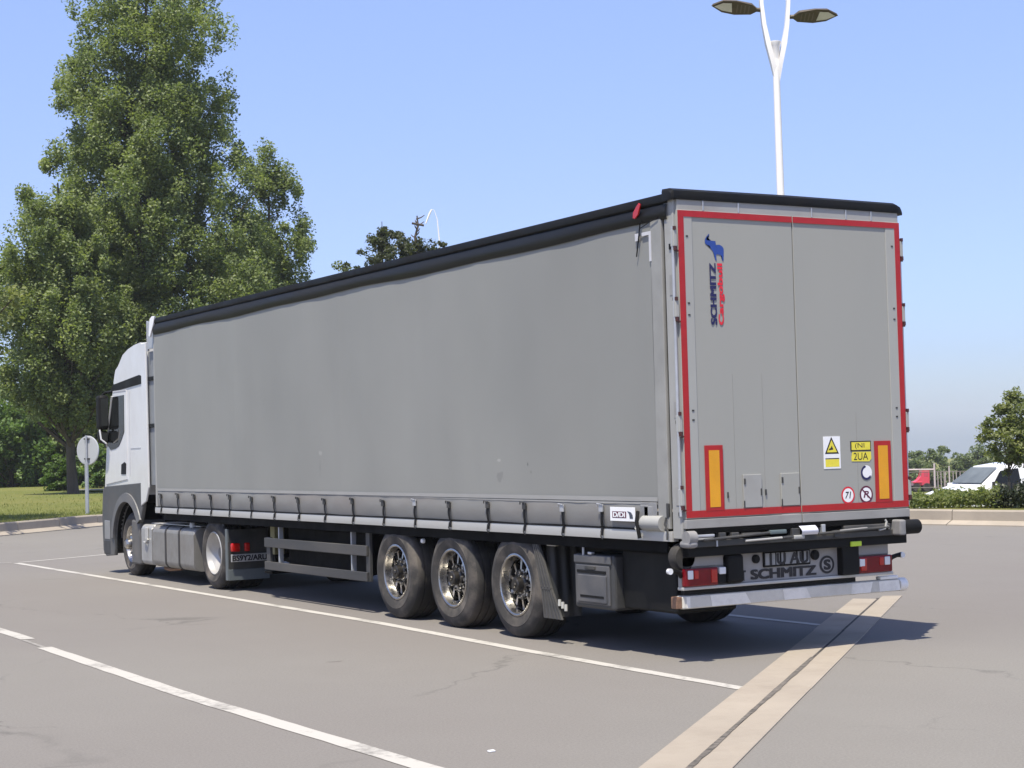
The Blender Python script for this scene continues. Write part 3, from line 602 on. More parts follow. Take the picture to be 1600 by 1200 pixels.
# --- lettering and emblem on the left door
ep = [(168, 75), (140, 108), (121, 140), (116, 168), (118, 192), (140, 210), (172, 220), (186, 256), (208, 284), (222, 330), (234, 390), (250, 398), (246, 325), (262, 318), (300, 328), (314, 345), (318, 396), (331, 396), (335, 330), (338, 248), (322, 222), (292, 203), (264, 204), (246, 212), (242, 160), (190, 158), (152, 156), (134, 148), (138, 130), (172, 84)]
m = MB(); m.poly([(-0.969+((px/7.5+1085)-1101)*0.00676, -0.0035, 3.644-((pz/7.5+355)-366)*0.00533) for px, pz in ep]); bmesh.ops.triangulate(m.bm, faces=m.bm.faces[:]); m.build('elephant_emblem', blue_print, DL, smooth=0)
text_mesh('door_lettering', 'SCHMITZ', navy_print, DL, lambda u, v: (-0.865-v, -0.004, 2.868+u), 0.53, 0.068, bold=0.0, fat=0.012)
text_mesh('door_lettering', 'Cargobull', red_print, DL, lambda u, v: (-0.778-v, -0.004, 2.868+u), 0.53, 0.072, bold=0.0, fat=0.010)
# --- stickers on the right door
def disc(mb, x, z, r, y, mi, n=28, sx=1.0): mb.poly([(x+r*sx*math.cos(2*PI*k/n), y, z+r*math.sin(2*PI*k/n)) for k in range(n)], mi)
m = MB(); m.box(0.268, 0.462, -0.003, 0.0, 1.606, 1.893)
m.poly([(0.360, -0.0036, 1.890), (0.282, -0.0036, 1.738), (0.444, -0.0036, 1.738)], 1); m.poly([(0.361, -0.0042, 1.862), (0.304, -0.0042, 1.752), (0.422, -0.0042, 1.752)], 2)
m.poly([(0.325, -0.0048, 1.770), (0.335, -0.0048, 1.785), (0.350, -0.0048, 1.790), (0.362, -0.0048, 1.812), (0.375, -0.0048, 1.785), (0.378, -0.0048, 1.776)], 1)
m.quad((0.285, -0.0036, 1.700), (0.445, -0.0036, 1.700), (0.445, -0.0036, 1.691), (0.285, -0.0036, 1.691), 1); m.quad((0.285, -0.0036, 1.690), (0.445, -0.0036, 1.690), (0.445, -0.0036, 1.622), (0.285, -0.0036, 1.622), 2)
m.build('warning_sticker', [white_print, black_print, yellow_print], DR, smooth=0)
m = MB(); m.box(0.582, 0.824, -0.003, 0.0, 1.755, 1.846, mi=1); m.quad((0.594, -0.0036, 1.766), (0.815, -0.0036, 1.766), (0.815, -0.0036, 1.836), (0.594, -0.0036, 1.836), 0); lb = m.build('yellow_label', [yellow_print, black_print], DR, smooth=0)
text_mesh('label_lettering', '(NI', black_print, lb, lambda u, v: (0.635+u, -0.0042, 1.772+v), 0.11, 0.056)
m = MB(); m.poly([(0.590, -0.003, 1.665), (0.800, -0.003, 1.660), (0.824, -0.003, 1.685), (0.822, -0.003, 1.748), (0.600, -0.003, 1.750), (0.588, -0.003, 1.70)]); lb = m.build('yellow_label', yellow_print, DR, smooth=0)
text_mesh('label_lettering', '2UA', black_print, lb, lambda u, v: (0.615+u, -0.004, 1.676+v), 0.17, 0.066)
m = MB(); disc(m, 0.760, 1.560, 0.066, -0.003, 0); ring = []
for k in range(22):
    a = math.radians(95+k/21*235); ring.append((a, 0.066 if 0 < k < 21 else 0.058, 0.046 if 0 < k < 21 else 0.052))
for i in range(21):
    a, r1, r0 = ring[i]; b_, q1, q0 = ring[i+1]
    m.quad((0.760+r1*math.cos(a), -0.0036, 1.560+r1*math.sin(a)), (0.760+q1*math.cos(b_), -0.0036, 1.560+q1*math.sin(b_)), (0.760+q0*math.cos(b_), -0.0036, 1.560+q0*math.sin(b_)), (0.760+r0*math.cos(a), -0.0036, 1.560+r0*math.sin(a)), 1)
m.build('round_sticker', [white_print, navy_print], DR, smooth=0)
for x, bmat, tx, cmat in ((0.535, red_print, '71', black_print), (0.750, maroon_print, 'R', maroon_print)):
    m = MB(); disc(m, x, 1.364, 0.078, -0.003, 1); disc(m, x, 1.364, 0.062, -0.0036, 0)
    if tx == 'R': m.quad((x-0.05, -0.0046, 1.402), (x-0.04, -0.0046, 1.412), (x+0.052, -0.0046, 1.33), (x+0.042, -0.0046, 1.32), 1)
    s_ = m.build('round_sticker', [white_print, bmat], DR, smooth=0)
    text_mesh('sticker_lettering', tx, cmat, s_, lambda u, v, x=x: (x-0.035+u, -0.0042, 1.334+v), 0.07, 0.062, bold=0.02, shear=0.2)
# --- rear sill, beam, buffers
m = MB(); m.box(-1.24, 1.26, -0.01, 0.16, 1.095, 1.143, 0.004); m.box(-1.20, 1.24, 0.03, 0.16, 0.985, 1.095, 0.004); m.build('rear_beam', black_steel, TR)
m = MB(); m.box(-1.20, 1.25, -0.015, 0.10, 0.985, 1.040, 0.006); m.build('beam_ledge', dark_grey_plastic, TR)
m = MB(); m.box(-1.22, 1.24, 0.02, 0.14, 0.905, 0.985, 0.004); m.build('lower_beam', black_plastic, TR)
for (x0, x1, z0, z1, mt) in ((-1.17, -0.98, 1.068, 1.092, galv), (-1.16, -0.99, 1.046, 1.064, frame_grey), (-0.93, -0.86, 1.05, 1.10, guard_grey), (-0.80, -0.72, 1.05, 1.095, guard_grey), (-0.68, -0.48, 1.062, 1.085, guard_grey), (-0.38, -0.20, 1.06, 1.095, pm('teal_grey_steel', (0.10, 0.13, 0.135), 0.5)),
                           (-0.14, -0.05, 1.03, 1.10, guard_grey), (0.20, 0.24, 1.03, 1.12, galv), (0.34, 0.42, 1.00, 1.06, dark_grey_plastic), (0.46, 1.00, 1.055, 1.095, guard_grey)):
    one_box('latch_block', mt, TR, x0, x1, -0.030, 0.03, z0, z1, bev=0.006)
for a_, b_, r_, mt in (((-1.10, -0.03, 1.045), (-0.40, -0.035, 1.075), 0.012, guard_grey), ((-0.66, -0.034, 1.018), (-0.26, -0.034, 1.026), 0.010, alu), ((-0.25, -0.034, 1.026), (-0.13, -0.034, 1.03), 0.010, guard_grey), ((0.15, -0.034, 1.04), (0.98, -0.034, 1.062), 0.012, dark_grey_plastic), ((0.40, -0.03, 1.056), (0.72, -0.03, 1.066), 0.008, alu_sill)):
    m = MB(); m.cyl(a_, b_, r_, n=8); m.build('locking_rod', mt, TR)
m = MB(); m.grid(lambda u, v: (-0.07+u*0.185+0.02*v, -0.035-0.03*math.sin(v*PI*0.9), 1.118-0.078*v), 6, 8); m.build('white_flap', pm('lavender_white_flap', (0.62, 0.62, 0.68), 0.45), TR)
m = MB(); m.box(-0.135, -0.015, -0.05, 0.0, 1.005, 1.04, 0.008, M=Matrix.Rotation(0.0, 4, 'X')); m.build('hinge_block', frame_grey, TR)
m = MB(); m.box(-0.96, -0.945, -0.022, 0.0, 0.985, 1.035); m.build('weld_tab', galv, TR)
m = MB(); m.tube([(0.86, -0.03, 1.04), (0.93, -0.035, 1.05), (0.955, -0.03, 1.11), (0.945, -0.02, 1.13)], 0.011, 8); m.tube([(0.95, -0.03, 1.08), (0.985, -0.03, 1.05)], 0.012, 8); m.build('door_hook', frame_grey, TR)
for sx in (-1, 1):
    m = MB()
    if sx > 0:
        m.cyl((1.115, -0.055, 1.055), (1.30, -0.055, 1.055), 0.066, n=18); m.box(1.04, 1.115, -0.115, 0.03, 0.985, 1.125, 0.015, mi=1)
    else:
        m.cyl((-1.295, -0.045, 1.07), (-1.21, -0.045, 1.07), 0.060, n=18, mi=1); m.box(-1.30, -1.20, -0.10, 0.06, 0.985, 1.05, 0.03, mi=1)
    m.build('dock_buffer', [black_plastic, pm('worn_buffer_steel', (0.22, 0.215, 0.21), 0.55, var=0.15, vscale=12)], TR)
m = MB(); m.lathe([(0.0, -0.04), (0.10, -0.04), (0.115, -0.02), (0.115, 0.05), (0, 0.05)], c=(-1.20, 0.14, 0.90), n=20, ax=1); m.build('rubber_bump_stop', rubber, TR)
# --- light bar (slightly recessed)
YB = 0.12
m = MB(); m.box(-1.235, 1.10, YB, YB+0.05, 0.648, 0.905, 0.006); m.build('light_bar', bumper_grey, TR)
m = MB(); m.box(-1.24, 1.13, YB-0.03, YB+0.05, 0.622, 0.648, 0.004); m.build('bar_ledge', alu, TR)
m = MB(); m.box(-1.20, 0.70, YB+0.01, YB+0.06, 0.580, 0.622); m.build('bar_underside', black_plastic, TR)
m = MB(); m.box(-1.24, -0.80, YB-0.02, YB+0.0, 0.815, 0.905, 0.008); m.build('lamp_housing', bumper_grey, TR); m = MB(); m.box(0.69, 1.085, YB-0.02, YB, 0.81, 0.925, 0.008); m.build('lamp_housing', bumper_grey, TR)
for x0, x1, flip in ((-1.235, -0.885, 1), (0.70, 1.10, -1)):
    m = MB(); m.box(x0, x1, YB-0.055, YB-0.001, 0.652, 0.805, 0.012); tl_ = m.build('tail_lamp', lamp_red, TR)
    wv = x1-x0
    for k, (a, b_, mt, nm) in enumerate(((0.08, 0.24, lamp_clear, 'reversing_lens'), (0.27, 0.40, bright_red, 'brake_lens'), (0.78, 0.96, bright_red, 'brake_lens'))):
        xa, xb = (x0+wv*a, x0+wv*b_) if flip > 0 else (x1-wv*b_, x1-wv*a)
        one_box(nm, mt, tl_, xa, xb, YB-0.062, YB-0.05, 0.715 if k != 2 else 0.675, 0.79, bev=0.008)
m = MB(); m.box(-0.885, -0.795, YB-0.05, YB, 0.66, 0.75, 0.008); m.build('lamp_end_block', black_plastic, TR); m = MB(); m.box(-0.870, -0.80, YB-0.055, YB-0.001, 0.74, 0.80, 0.006); m.build('side_reflector', lamp_clear, TR); m = MB(); m.box(0.702, 0.765, YB-0.063, YB-0.05, 0.715, 0.785, 0.006); m.build('side_reflector', lamp_clear, TR)
one_box('bumper_block', black_plastic, TR, -0.790, -0.615, YB-0.075, YB+0.02, 0.655, 0.905, bev=0.03); one_box('bumper_block', black_plastic, TR, 0.490, 0.685, YB-0.075, YB+0.02, 0.650, 0.915, bev=0.008)
one_box('lime_reflector', lime, TR, 0.555, 0.680, 0.0, 0.019, 0.905, 0.950, bev=0.006)
yl = YB-0.004
text_mesh('bumper_lettering', 'SCHMITZ', black_print, TR, lambda u, v: (-0.500+u, yl, 0.668+v), 0.74, 0.088, bold=0.0, fat=0.018)
text_mesh('bumper_lettering', 'T', black_print, TR, lambda u, v: (-0.605+u, yl, 0.664+v), 0.055, 0.090, bold=0.0, fat=0.014)
m = MB(); disc(m, 0.365, 0.752, 0.080, yl-0.001, 1, sx=1.06); disc(m, 0.365, 0.752, 0.060, yl-0.002, 0, sx=1.02); em = m.build('round_emblem', [plate_grey if False else bumper_grey, black_print], TR, smooth=0)
text_mesh('emblem_lettering', 'S', black_print, em, lambda u, v: (0.323+u, yl-0.003, 0.705+v), 0.084, 0.094, bold=0.02, fat=0.012)
m = MB(); m.box(-0.36, 0.165, YB-0.020, YB-0.001, 0.768, 0.898, 0.005); pl = m.build('number_plate', black_plastic, TR)
m = MB()
for a, b_ in ((-0.345, -0.29), (-0.275, -0.235), (-0.222, -0.185), (-0.165, -0.14), (-0.125, 0.0), (0.02, 0.06), (0.09, 0.15)): m.box(a, b_, YB-0.0225, YB-0.0185, 0.785, 0.888, 0.001, seg=1)
m.build('plate_field', plate_grey, pl)
text_mesh('plate_lettering', 'I U AU', black_print, pl, lambda u, v: (-0.30+u, YB-0.0235, 0.785+v), 0.44, 0.10, fat=0.012)
for x, r_ in ((-0.44, 0.038), (0.225, 0.044)):
    m = MB(); m.lathe([(0, -0.03), (r_*0.8, -0.03), (r_, -0.02), (r_, 0.0)], c=(x, YB, 0.845), n=20, ax=1); m.build('plate_lamp', black_plastic, TR)
# marker lamp arms
for sx in (-1, 1):
    m = MB(); b_ = sx*1.10 if sx > 0 else -1.235
    m.tube([(b_, YB, 0.74), (b_+sx*0.03, YB-0.01, 0.775), (b_+sx*0.08, YB-0.02, 0.79), (b_+sx*0.14, YB-0.02, 0.795)], [0.022, 0.022, 0.019, 0.024], 10); ar = m.build('marker_arm', black_plastic, TR)
    m = MB(); m.lathe([(0, 0.0), (0.026, 0.0), (0.026, 0.03), (0.016, 0.045), (0, 0.045)][::-1], c=(b_+sx*0.14, YB-0.045, 0.792), n=14, ax=1); m.build('marker_lens', lamp_clear, ar)
# underrun bar with chequered sheeting
m = MB(); m.box(-1.225, 1.24, YB, YB+0.10, 0.462, 0.572, 0.012); ub = m.build('underrun_bar', pm('dull_silver_bar', (0.60, 0.57, 0.50), 0.6, metal=0.0, var=0.06, dirt=s2l(120, 114, 105), dscale=4, damt=0.3), TR)
for x0, x1, sk_ in ((-1.19, -1.15, 0.0), (-0.92, -0.56, 0.06), (-0.13, 0.12, 0.05), (0.64, 0.90, -0.03), (0.98, 1.215, 0.02)):
    m = MB(); m.poly([(x0, YB-0.0025, 0.470), (x1+sk_, YB-0.0025, 0.470), (x1, YB-0.0025, 0.564), (x0-sk_*0.3, YB-0.0025, 0.564)]); m.build('white_sheeting', pm('scuffed_white_sheeting', (0.84, 0.80, 0.72), 0.5, var=0.06, dirt=s2l(140, 134, 126), dscale=6, damt=0.4), ub, smooth=0)
one_box('bar_end', pm('rusty_bar_end', (0.20, 0.11, 0.065), 0.6, var=0.3, vscale=25), ub, -1.285, -1.227, YB+0.01, YB+0.09, 0.468, 0.568)
m = MB(); m.lathe([(0, 0.0), (0.055, 0.0), (0.062, 0.02), (0.062, 0.075), (0.04, 0.10), (0, 0.105)], c=(1.238, YB+0.04, 0.517), n=16, ax=0); m.box(1.0, 1.22, YB+0.002, YB+0.07, 0.575, 0.605, 0.008); m.build('bar_end', lamp_white, ub)
for x in (-0.75, 0.75): one_box('bar_bracket', black_steel, TR, x-0.04, x+0.04, YB+0.10, YB+0.26, 0.45, 0.95)
# --- chassis
for sx in (-1, 1):
    m = MB(); m.box(sx*0.60-0.07, sx*0.60+0.07, 0.2, 9.6, 0.985, 1.03); m.box(sx*0.60-0.07, sx*0.60+0.07, 0.2, 9.6, 0.68, 0.72); m.box(sx*0.60-0.008, sx*0.60+0.008, 0.2, 9.6, 0.72, 0.985)
    m.box(sx*0.60-0.07, sx*0.60+0.07, 9.6, 13.5, 0.93, 1.03); m.build('chassis_beam', black_steel, TR)
m = MB()
for y in np.arange(0.6, 13.4, 0.65): m.box(-1.22, 1.22, y-0.03, y+0.03, 0.955, 1.03)
m.build('cross_members', black_steel, TR)
m = MB(); m.box(-0.9, 0.9, 1.0, 2.3, 0.42, 0.94, 0.02); m.box(-1.14, -0.5, 0.32, 1.14, 0.40, 0.93, 0.02); m.build('pallet_box', black_plastic, TR)
m = MB(); m.box(-1.05, 1.0, 6.5, 9.0, 0.42, 0.93, 0.03); m.build('spare_wheel_carrier', black_steel, TR)
# wheel arches (plain black mudguards) and the rear mud flap
m = MB()
for sx in (-1, 1):
    for ya in (2.90, 4.21, 5.53):
        m.lathe([(RTY+0.075, sx*0.86), (RTY+0.075, sx*1.20), (RTY+0.06, sx*1.21)], c=(0, ya, RTY), n=16, ax=0, a0=math.radians(40), a1=math.radians(140))
m.build('mudguards', black_plastic, TR)
m = MB(); m.grid(lambda u, v: (-1.205+u*0.36, 2.29+0.012*math.sin(u*PI*6)+0.04*(1-v)*0+0.05*v, 0.955-(1-v)*0.0-(v)*0.50 if False else 0.235+v*0.72), 24, 6); fl = m.build('mud_flap', dark_grey_plastic, TR)
m = MB(); m.prism([(2.555, 0.965), (2.46, 0.965), (2.235, 0.52), (2.41, 0.52)], 0, -1.232, -1.205)
for k in range(3): m.prism([(2.545-k*0.030, 0.96), (2.530-k*0.030, 0.96), (2.385-k*0.055, 0.53), (2.40-k*0.055, 0.53)], 0, -1.240, -1.231)
m.build('flap_bracket', guard_grey, TR)
m = MB(); m.prism([(2.41, 0.515), (2.235, 0.515), (2.06, 0.235), (2.375, 0.235)], 0, -1.228, -1.205)
for k in range(5): m.prism([(2.40-k*0.036, 0.51), (2.385-k*0.036, 0.51), (2.35-k*0.062, 0.24), (2.368-k*0.062, 0.24)], 0, -1.235, -1.227)
m.box(-1.236, -1.2, 2.24, 2.41, 0.508, 0.524); m.build('spray_flap', guard_grey, TR)
m = MB()
for k in range(3): m.tube([(-1.20, 2.13-0.055*k, 0.42-0.02*k), (-1.21, 2.115-0.055*k, 0.36-0.02*k)], 0.016, 8)
m.build('valve_stub', frame_grey, TR)
# tool box
m = MB(); m.box(-1.215, -0.75, 1.165, 1.835, 0.375, 0.872, 0.025); tb = m.build('tool_box', guard_grey, TR)
lid_m = pm('tool_box_lid_grey', (0.072, 0.073, 0.078), 0.45, var=0.08, dirt=DUST, damt=0.25)
m = MB()
m.box(-1.232, -1.21, 1.20, 1.815, 0.79, 0.865, 0.008); m.box(-1.228, -1.21, 1.23, 1.79, 0.415, 0.775, 0.008); m.build('lid', lid_m, tb)
m = MB(); m.box(-1.240, -1.225, 1.27, 1.75, 0.43, 0.69, 0.012); m.build('lid_panel', lid_m, tb)
m = MB(); m.box(-1.236, -1.226, 1.28, 1.76, 0.700, 0.728, 0.004); m.box(-1.2435, -1.238, 1.31, 1.70, 0.478, 0.50, 0.002); m.build('vent_slot', black_plastic, tb)
m = MB(); m.box(-1.240, -1.228, 1.45, 1.62, 0.735, 0.765, 0.004); m.build('latch', dark_grey_plastic, tb); m = MB(); m.cyl((-1.22, 1.66, 0.86), (-1.22, 1.66, 0.94), 0.012, n=8); m.build('hanger_bolt', galv, tb); m = MB(); m.box(-1.24, -1.2, 1.50, 1.56, 0.872, 0.895, 0.004); m.build('bracket', galv, tb)
m = MB(); m.box(-1.225, -1.215, 0.62, 1.04, 0.975, 0.992); m.box(-1.225, -1.215, 0.30, 0.55, 0.972, 0.986); m.build('reflector_strip', pm('tan_strip', (0.35, 0.32, 0.26), 0.5), TR)
m = MB(); m.box(-1.236, -1.20, 2.12, 2.28, 0.925, 0.955, 0.004); m.build('side_marker_lamp', pm('tan_strip', (0.35, 0.32, 0.26), 0.5), TR)
m = MB(); m.lathe([(0, -0.012), (0.022, -0.012), (0.028, 0.0), (0.028, 0.02)], c=(-1.20, 4.92, 0.885), n=12, ax=0); m.build('side_marker_lamp', lamp_clear, TR)
# side guard
SG = [(0.665, 0.785), (0.372, 0.478)]
for z0, z1 in SG: one_box('guard_rail', guard_grey, TR, -1.235, -1.205, 6.27, 9.36, z0, z1, bev=0.006)
for y0, y1 in ((6.245, 6.345), (9.24, 9.36)): one_box('guard_post', guard_grey, TR, -1.203, -1.165, y0, y1, 0.37, 0.96 if y0 < 7 else 0.79, bev=0.004)
for y in (6.75, 8.95): m = MB(); m.box(-1.20, -1.14, y-0.015, y+0.015, 0.42, 0.94, 0.002, M=None); m.build('guard_bracket', galv, TR)
# landing legs
for sx in (-1, 1):
    m = MB(); m.box(sx*0.98-0.07, sx*0.98+0.07, 9.45, 9.60, 0.55, 1.0, 0.008); lg = m.build('landing_leg', pm('ochre_leg_paint', (0.20, 0.18, 0.075), 0.6, var=0.2, dirt=DUST, damt=0.3), TR)
    m = MB(); m.box(sx*0.98-0.055, sx*0.98+0.055, 9.47, 9.58, 0.33, 0.55, 0.004); m.box(sx*0.98-0.14, sx*0.98+0.14, 9.40, 9.65, 0.30, 0.33, 0.008); m.build('leg_foot', black_steel, lg)
# tilted corner stuff at the rear end of the rail: tensioner, DPD style label plate, ratchet
m = MB(); m.box(-XS-0.030, -XS-0.012, 0.48, 0.60, 1.15, 1.34, 0.004); m.build('tensioner_plate', pm('worn_grey_plate', (0.22, 0.22, 0.22), 0.5, var=0.2, vscale=10), TR)
m = MB(); m.box(-XS-0.026, -XS-0.014, 0.36, 0.60, 1.22, 1.365, 0.004); m.box(-XS-0.03, -XS-0.02, 0.42, 0.54, 1.235, 1.33, 0.004); m.build('tensioner_housing', pm('worn_grey_plate', (0.22, 0.22, 0.22), 0.5), TR)
m = MB(); m.cyl((-XS-0.012, 0.27, 1.185), (-XS-0.012, 0.555, 1.185), 0.068, n=20); m.build('curtain_roll', frame_grey, TR)
m = MB(); m.tube([(-XS-0.055, 0.60, 1.285), (-XS-0.088, 0.575, 1.20), (-XS-0.07, 0.56, 1.055)], 0.017, 8); m.build('ratchet_lever', black_plastic, TR)
m = MB(); m.tube([(-XS-0.03, 0.62, 1.20), (-XS-0.05, 0.65, 1.14), (-XS-0.03, 0.60, 1.07)], 0.010, 8); m.build('ratchet_hook', alu, TR)
m = MB(); m.box(-XS-0.022, -XS-0.002, 0.19, 0.225, 1.24, 1.36, 0.004); m.tube([(-XS-0.03, 0.215, 1.24), (-XS-0.04, 0.225, 1.18), (-XS-0.03, 0.20, 1.13), (-XS-0.04, 0.195, 1.05)], 0.009, 8); m.build('side_latch', dark_grey_plastic, TR)
m = MB(); m.box(-XS-0.006, -XS-0.002, 0.04, 0.07, 1.25, 1.285); m.box(-XS-0.006, -XS-0.002, 0.05, 0.075, 2.03, 2.06); m.box(-XS-0.012, -XS-0.001, 0.045, 0.09, 3.51, 3.56, 0.004); m.box(-XS-0.008, -XS-0.002, 0.03, 0.06, 3.06, 3.10); m.build('hinge_bolt', black_plastic, TR)
m = MB(); m.box(-XS-0.006, -XS-0.002, 0.035, 0.10, 1.34, 1.50, 0.002); m.box(-XS-0.006, -XS-0.002, 0.035, 0.10, 3.12, 3.30, 0.002); m.box(-XS-0.006, -XS-0.002, 0.035, 0.09, 2.08, 2.22, 0.002); m.build('post_plate', alu_sill, TR)
# company label on the skirt
m = MB(); m.box(-XS-0.040, -XS-0.036, 0.665, 1.055, 1.195, 1.318, 0.001, seg=1); lb = m.build('company_label', white_print, TR, label='white label with maroon lettering on the curtain skirt')
xl = -XS-0.042
m = MB(); m.quad((xl+0.001, 1.020, 1.222), (xl+0.001, 0.800, 1.222), (xl+0.001, 0.800, 1.280), (xl+0.001, 1.020, 1.280)); m.build('label_block', maroon_print, lb, smooth=0)
text_mesh('label_lettering', 'D/DI', white_print, lb, lambda u, v: (xl-0.0005, 1.005-u, 1.228+v), 0.19, 0.046, bold=0.012, fat=0.006, nrm_=(-1, 0, 0))
m = MB(); m.poly([(xl, 0.785, 1.285), (xl, 0.725, 1.275), (xl, 0.700, 1.25), (xl, 0.695, 1.22), (xl, 0.745, 1.22), (xl, 0.755, 1.262)]); m.build('label_mark', slate_print, lb, smooth=0)

# ------------------------------------------------------------------ TRACTOR UNIT
TU = thing('tractor_unit', 'white tractor unit with grey lower panels, coupled ahead of the grey trailer', 'truck')
M_ty2 = tyre_mesh(0.51, 0.31, 0.297); 
def dished_rim(rim, wd, depth_, mat, convex=False):
    m = MB(); h = wd/2; d = -1 if convex else 1; x0 = -h+0.03
    m.lathe([(rim+0.008, -h+0.012), (rim-0.004, -h+0.002), (rim-0.016, -h+0.012), (rim-0.028, -h+0.06), (rim-0.045, x0+0.05+d*0.0), (rim-0.075, x0+depth_*0.5), (rim-0.12, x0+depth_*0.9), (0.155, x0+depth_), (0.10, x0+depth_)], n=48)
    return m.mesh('rim', [mat], 40)
M_rimd = dished_rim(0.297, 0.31, 0.155, steel_rim); M_rimf = dished_rim(0.297, 0.31, 0.02, alloy)
m = MB(); m.lathe([(0, -0.05), (0.085, -0.05), (0.10, -0.03), (0.115, 0.02), (0.16, 0.03)], c=(0.0, 0, 0), n=24)
for k in range(10): a = 2*PI*k/10; m.cyl((0.035, 0.135*math.cos(a), 0.135*math.sin(a)), (-0.005, 0.135*math.cos(a), 0.135*math.sin(a)), 0.016, n=6)
M_hubd = m.mesh('hub', [pm('painted_hub_grey', (0.16, 0.155, 0.15), 0.45, metal=0.3)], 35)
m = MB(); m.lathe([(0, -0.13), (0.055, -0.13), (0.085, -0.10), (0.095, -0.04), (0.125, -0.03), (0.13, 0.0)], c=(-0.13, 0, 0), n=24)
for k in range(10): a = 2*PI*k/10; m.cyl((-0.10, 0.165*math.cos(a), 0.165*math.sin(a)), (-0.165, 0.165*math.cos(a), 0.165*math.sin(a)), 0.018, 0.012, n=8)
M_hubf = m.mesh('hub', [alloy], 35)
for rt in (False, True):
    s_ = 1 if rt else -1
    put_wheel(TU, s_*(1.215-0.155), 11.29, 0.505, rt, (('tyre', M_ty2), ('rim', M_rimd), ('hub', M_hubd)), 0.3)
    put_wheel(TU, s_*(1.215-0.155-0.34), 11.29, 0.505, rt, (('tyre', M_ty2),))
    put_wheel(TU, s_*(1.16-0.155), 15.12, 0.505, rt, (('tyre', M_ty2), ('rim', M_rimf), ('hub', M_hubf)), 0.1)
# frame, fifth wheel
m = MB()
for sx in (-1, 1): m.box(sx*0.43-0.04, sx*0.43+0.04, 10.3, 16.1, 0.66, 0.92, 0.01)
for y in (10.35, 11.9, 13.0, 14.0): m.box(-0.43, 0.43, y-0.05, y+0.05, 0.68, 0.9)
m.cyl((-0.9, 11.29, 0.505), (0.9, 11.29, 0.505), 0.12, n=14); m.cyl((-0.9, 15.12, 0.45), (0.9, 15.12, 0.45), 0.06, n=12)
m.build('frame', black_steel, TU)
m = MB(); m.lathe([(0.0, 0.94), (0.50, 0.94), (0.52, 0.97), (0.45, 1.0), (0.0, 1.0)], c=(0, 11.95, 0), n=28, ax=2); m.box(-0.5, 0.5, 11.6, 12.3, 0.90, 0.95); m.build('fifth_wheel', black_steel, TU)
m = MB(); m.box(-0.8, 0.8, 12.1, 14.1, 0.35, 0.85, 0.02); m.build('engine_block', black_steel, TU)
# cab shell
m = MB(); cab = [(14.22, 1.47), (14.20, 3.03), (14.30, 3.10), (15.78, 3.06), (15.90, 2.98), (16.28, 2.05), (16.36, 1.40), (16.36, 1.30), (14.22, 1.30)]
m.prism(cab, 0, -1.20, 1.20, bev=0.05, seg=3); cabo = m.build('cab_body', white_paint, TU, smooth=50)
# roof fairing, rounded
m = MB(); fp = [(14.16, 3.115), (14.16, 3.60), (14.19, 3.685), (14.40, 3.69), (14.70, 3.67), (15.00, 3.625), (15.28, 3.55), (15.50, 3.45), (15.68, 3.32), (15.80, 3.20), (15.84, 3.12), (15.80, 3.05), (14.16, 3.05)]
m.prism(fp, 0, -1.203, 1.203, bev=0.05, seg=4); m.build('roof_fairing', white_paint, TU, smooth=30)
m = MB(); m.prism([(14.26, 3.10), (14.34, 3.16), (14.46, 3.185), (15.80, 3.09), (15.92, 3.0), (15.82, 2.975), (14.26, 3.045)], 0, -1.214, 1.214, bev=0.006); m.build('roof_trim_band', black_plastic, TU)
m = MB(); m.prism([(15.42, 3.12), (15.50, 3.22), (15.53, 3.12)], 0, -1.192, -1.18); m.build('fairing_slot', black_plastic, TU)
m = MB(); m.prism([(16.33, 1.95), (16.28, 2.06), (15.945, 2.90), (15.93, 2.95), (15.925, 2.90), (16.27, 1.95)], 0, -1.05, 1.05); m.build('windscreen', glass_dark, TU)
m = MB(); m.box(-1.20, 1.20, 16.28, 16.39, 0.30, 0.85, 0.05); m.box(-1.0, 1.0, 16.35, 16.41, 0.85, 1.75, 0.03); m.build('front_bumper', grey_plastic, TU)
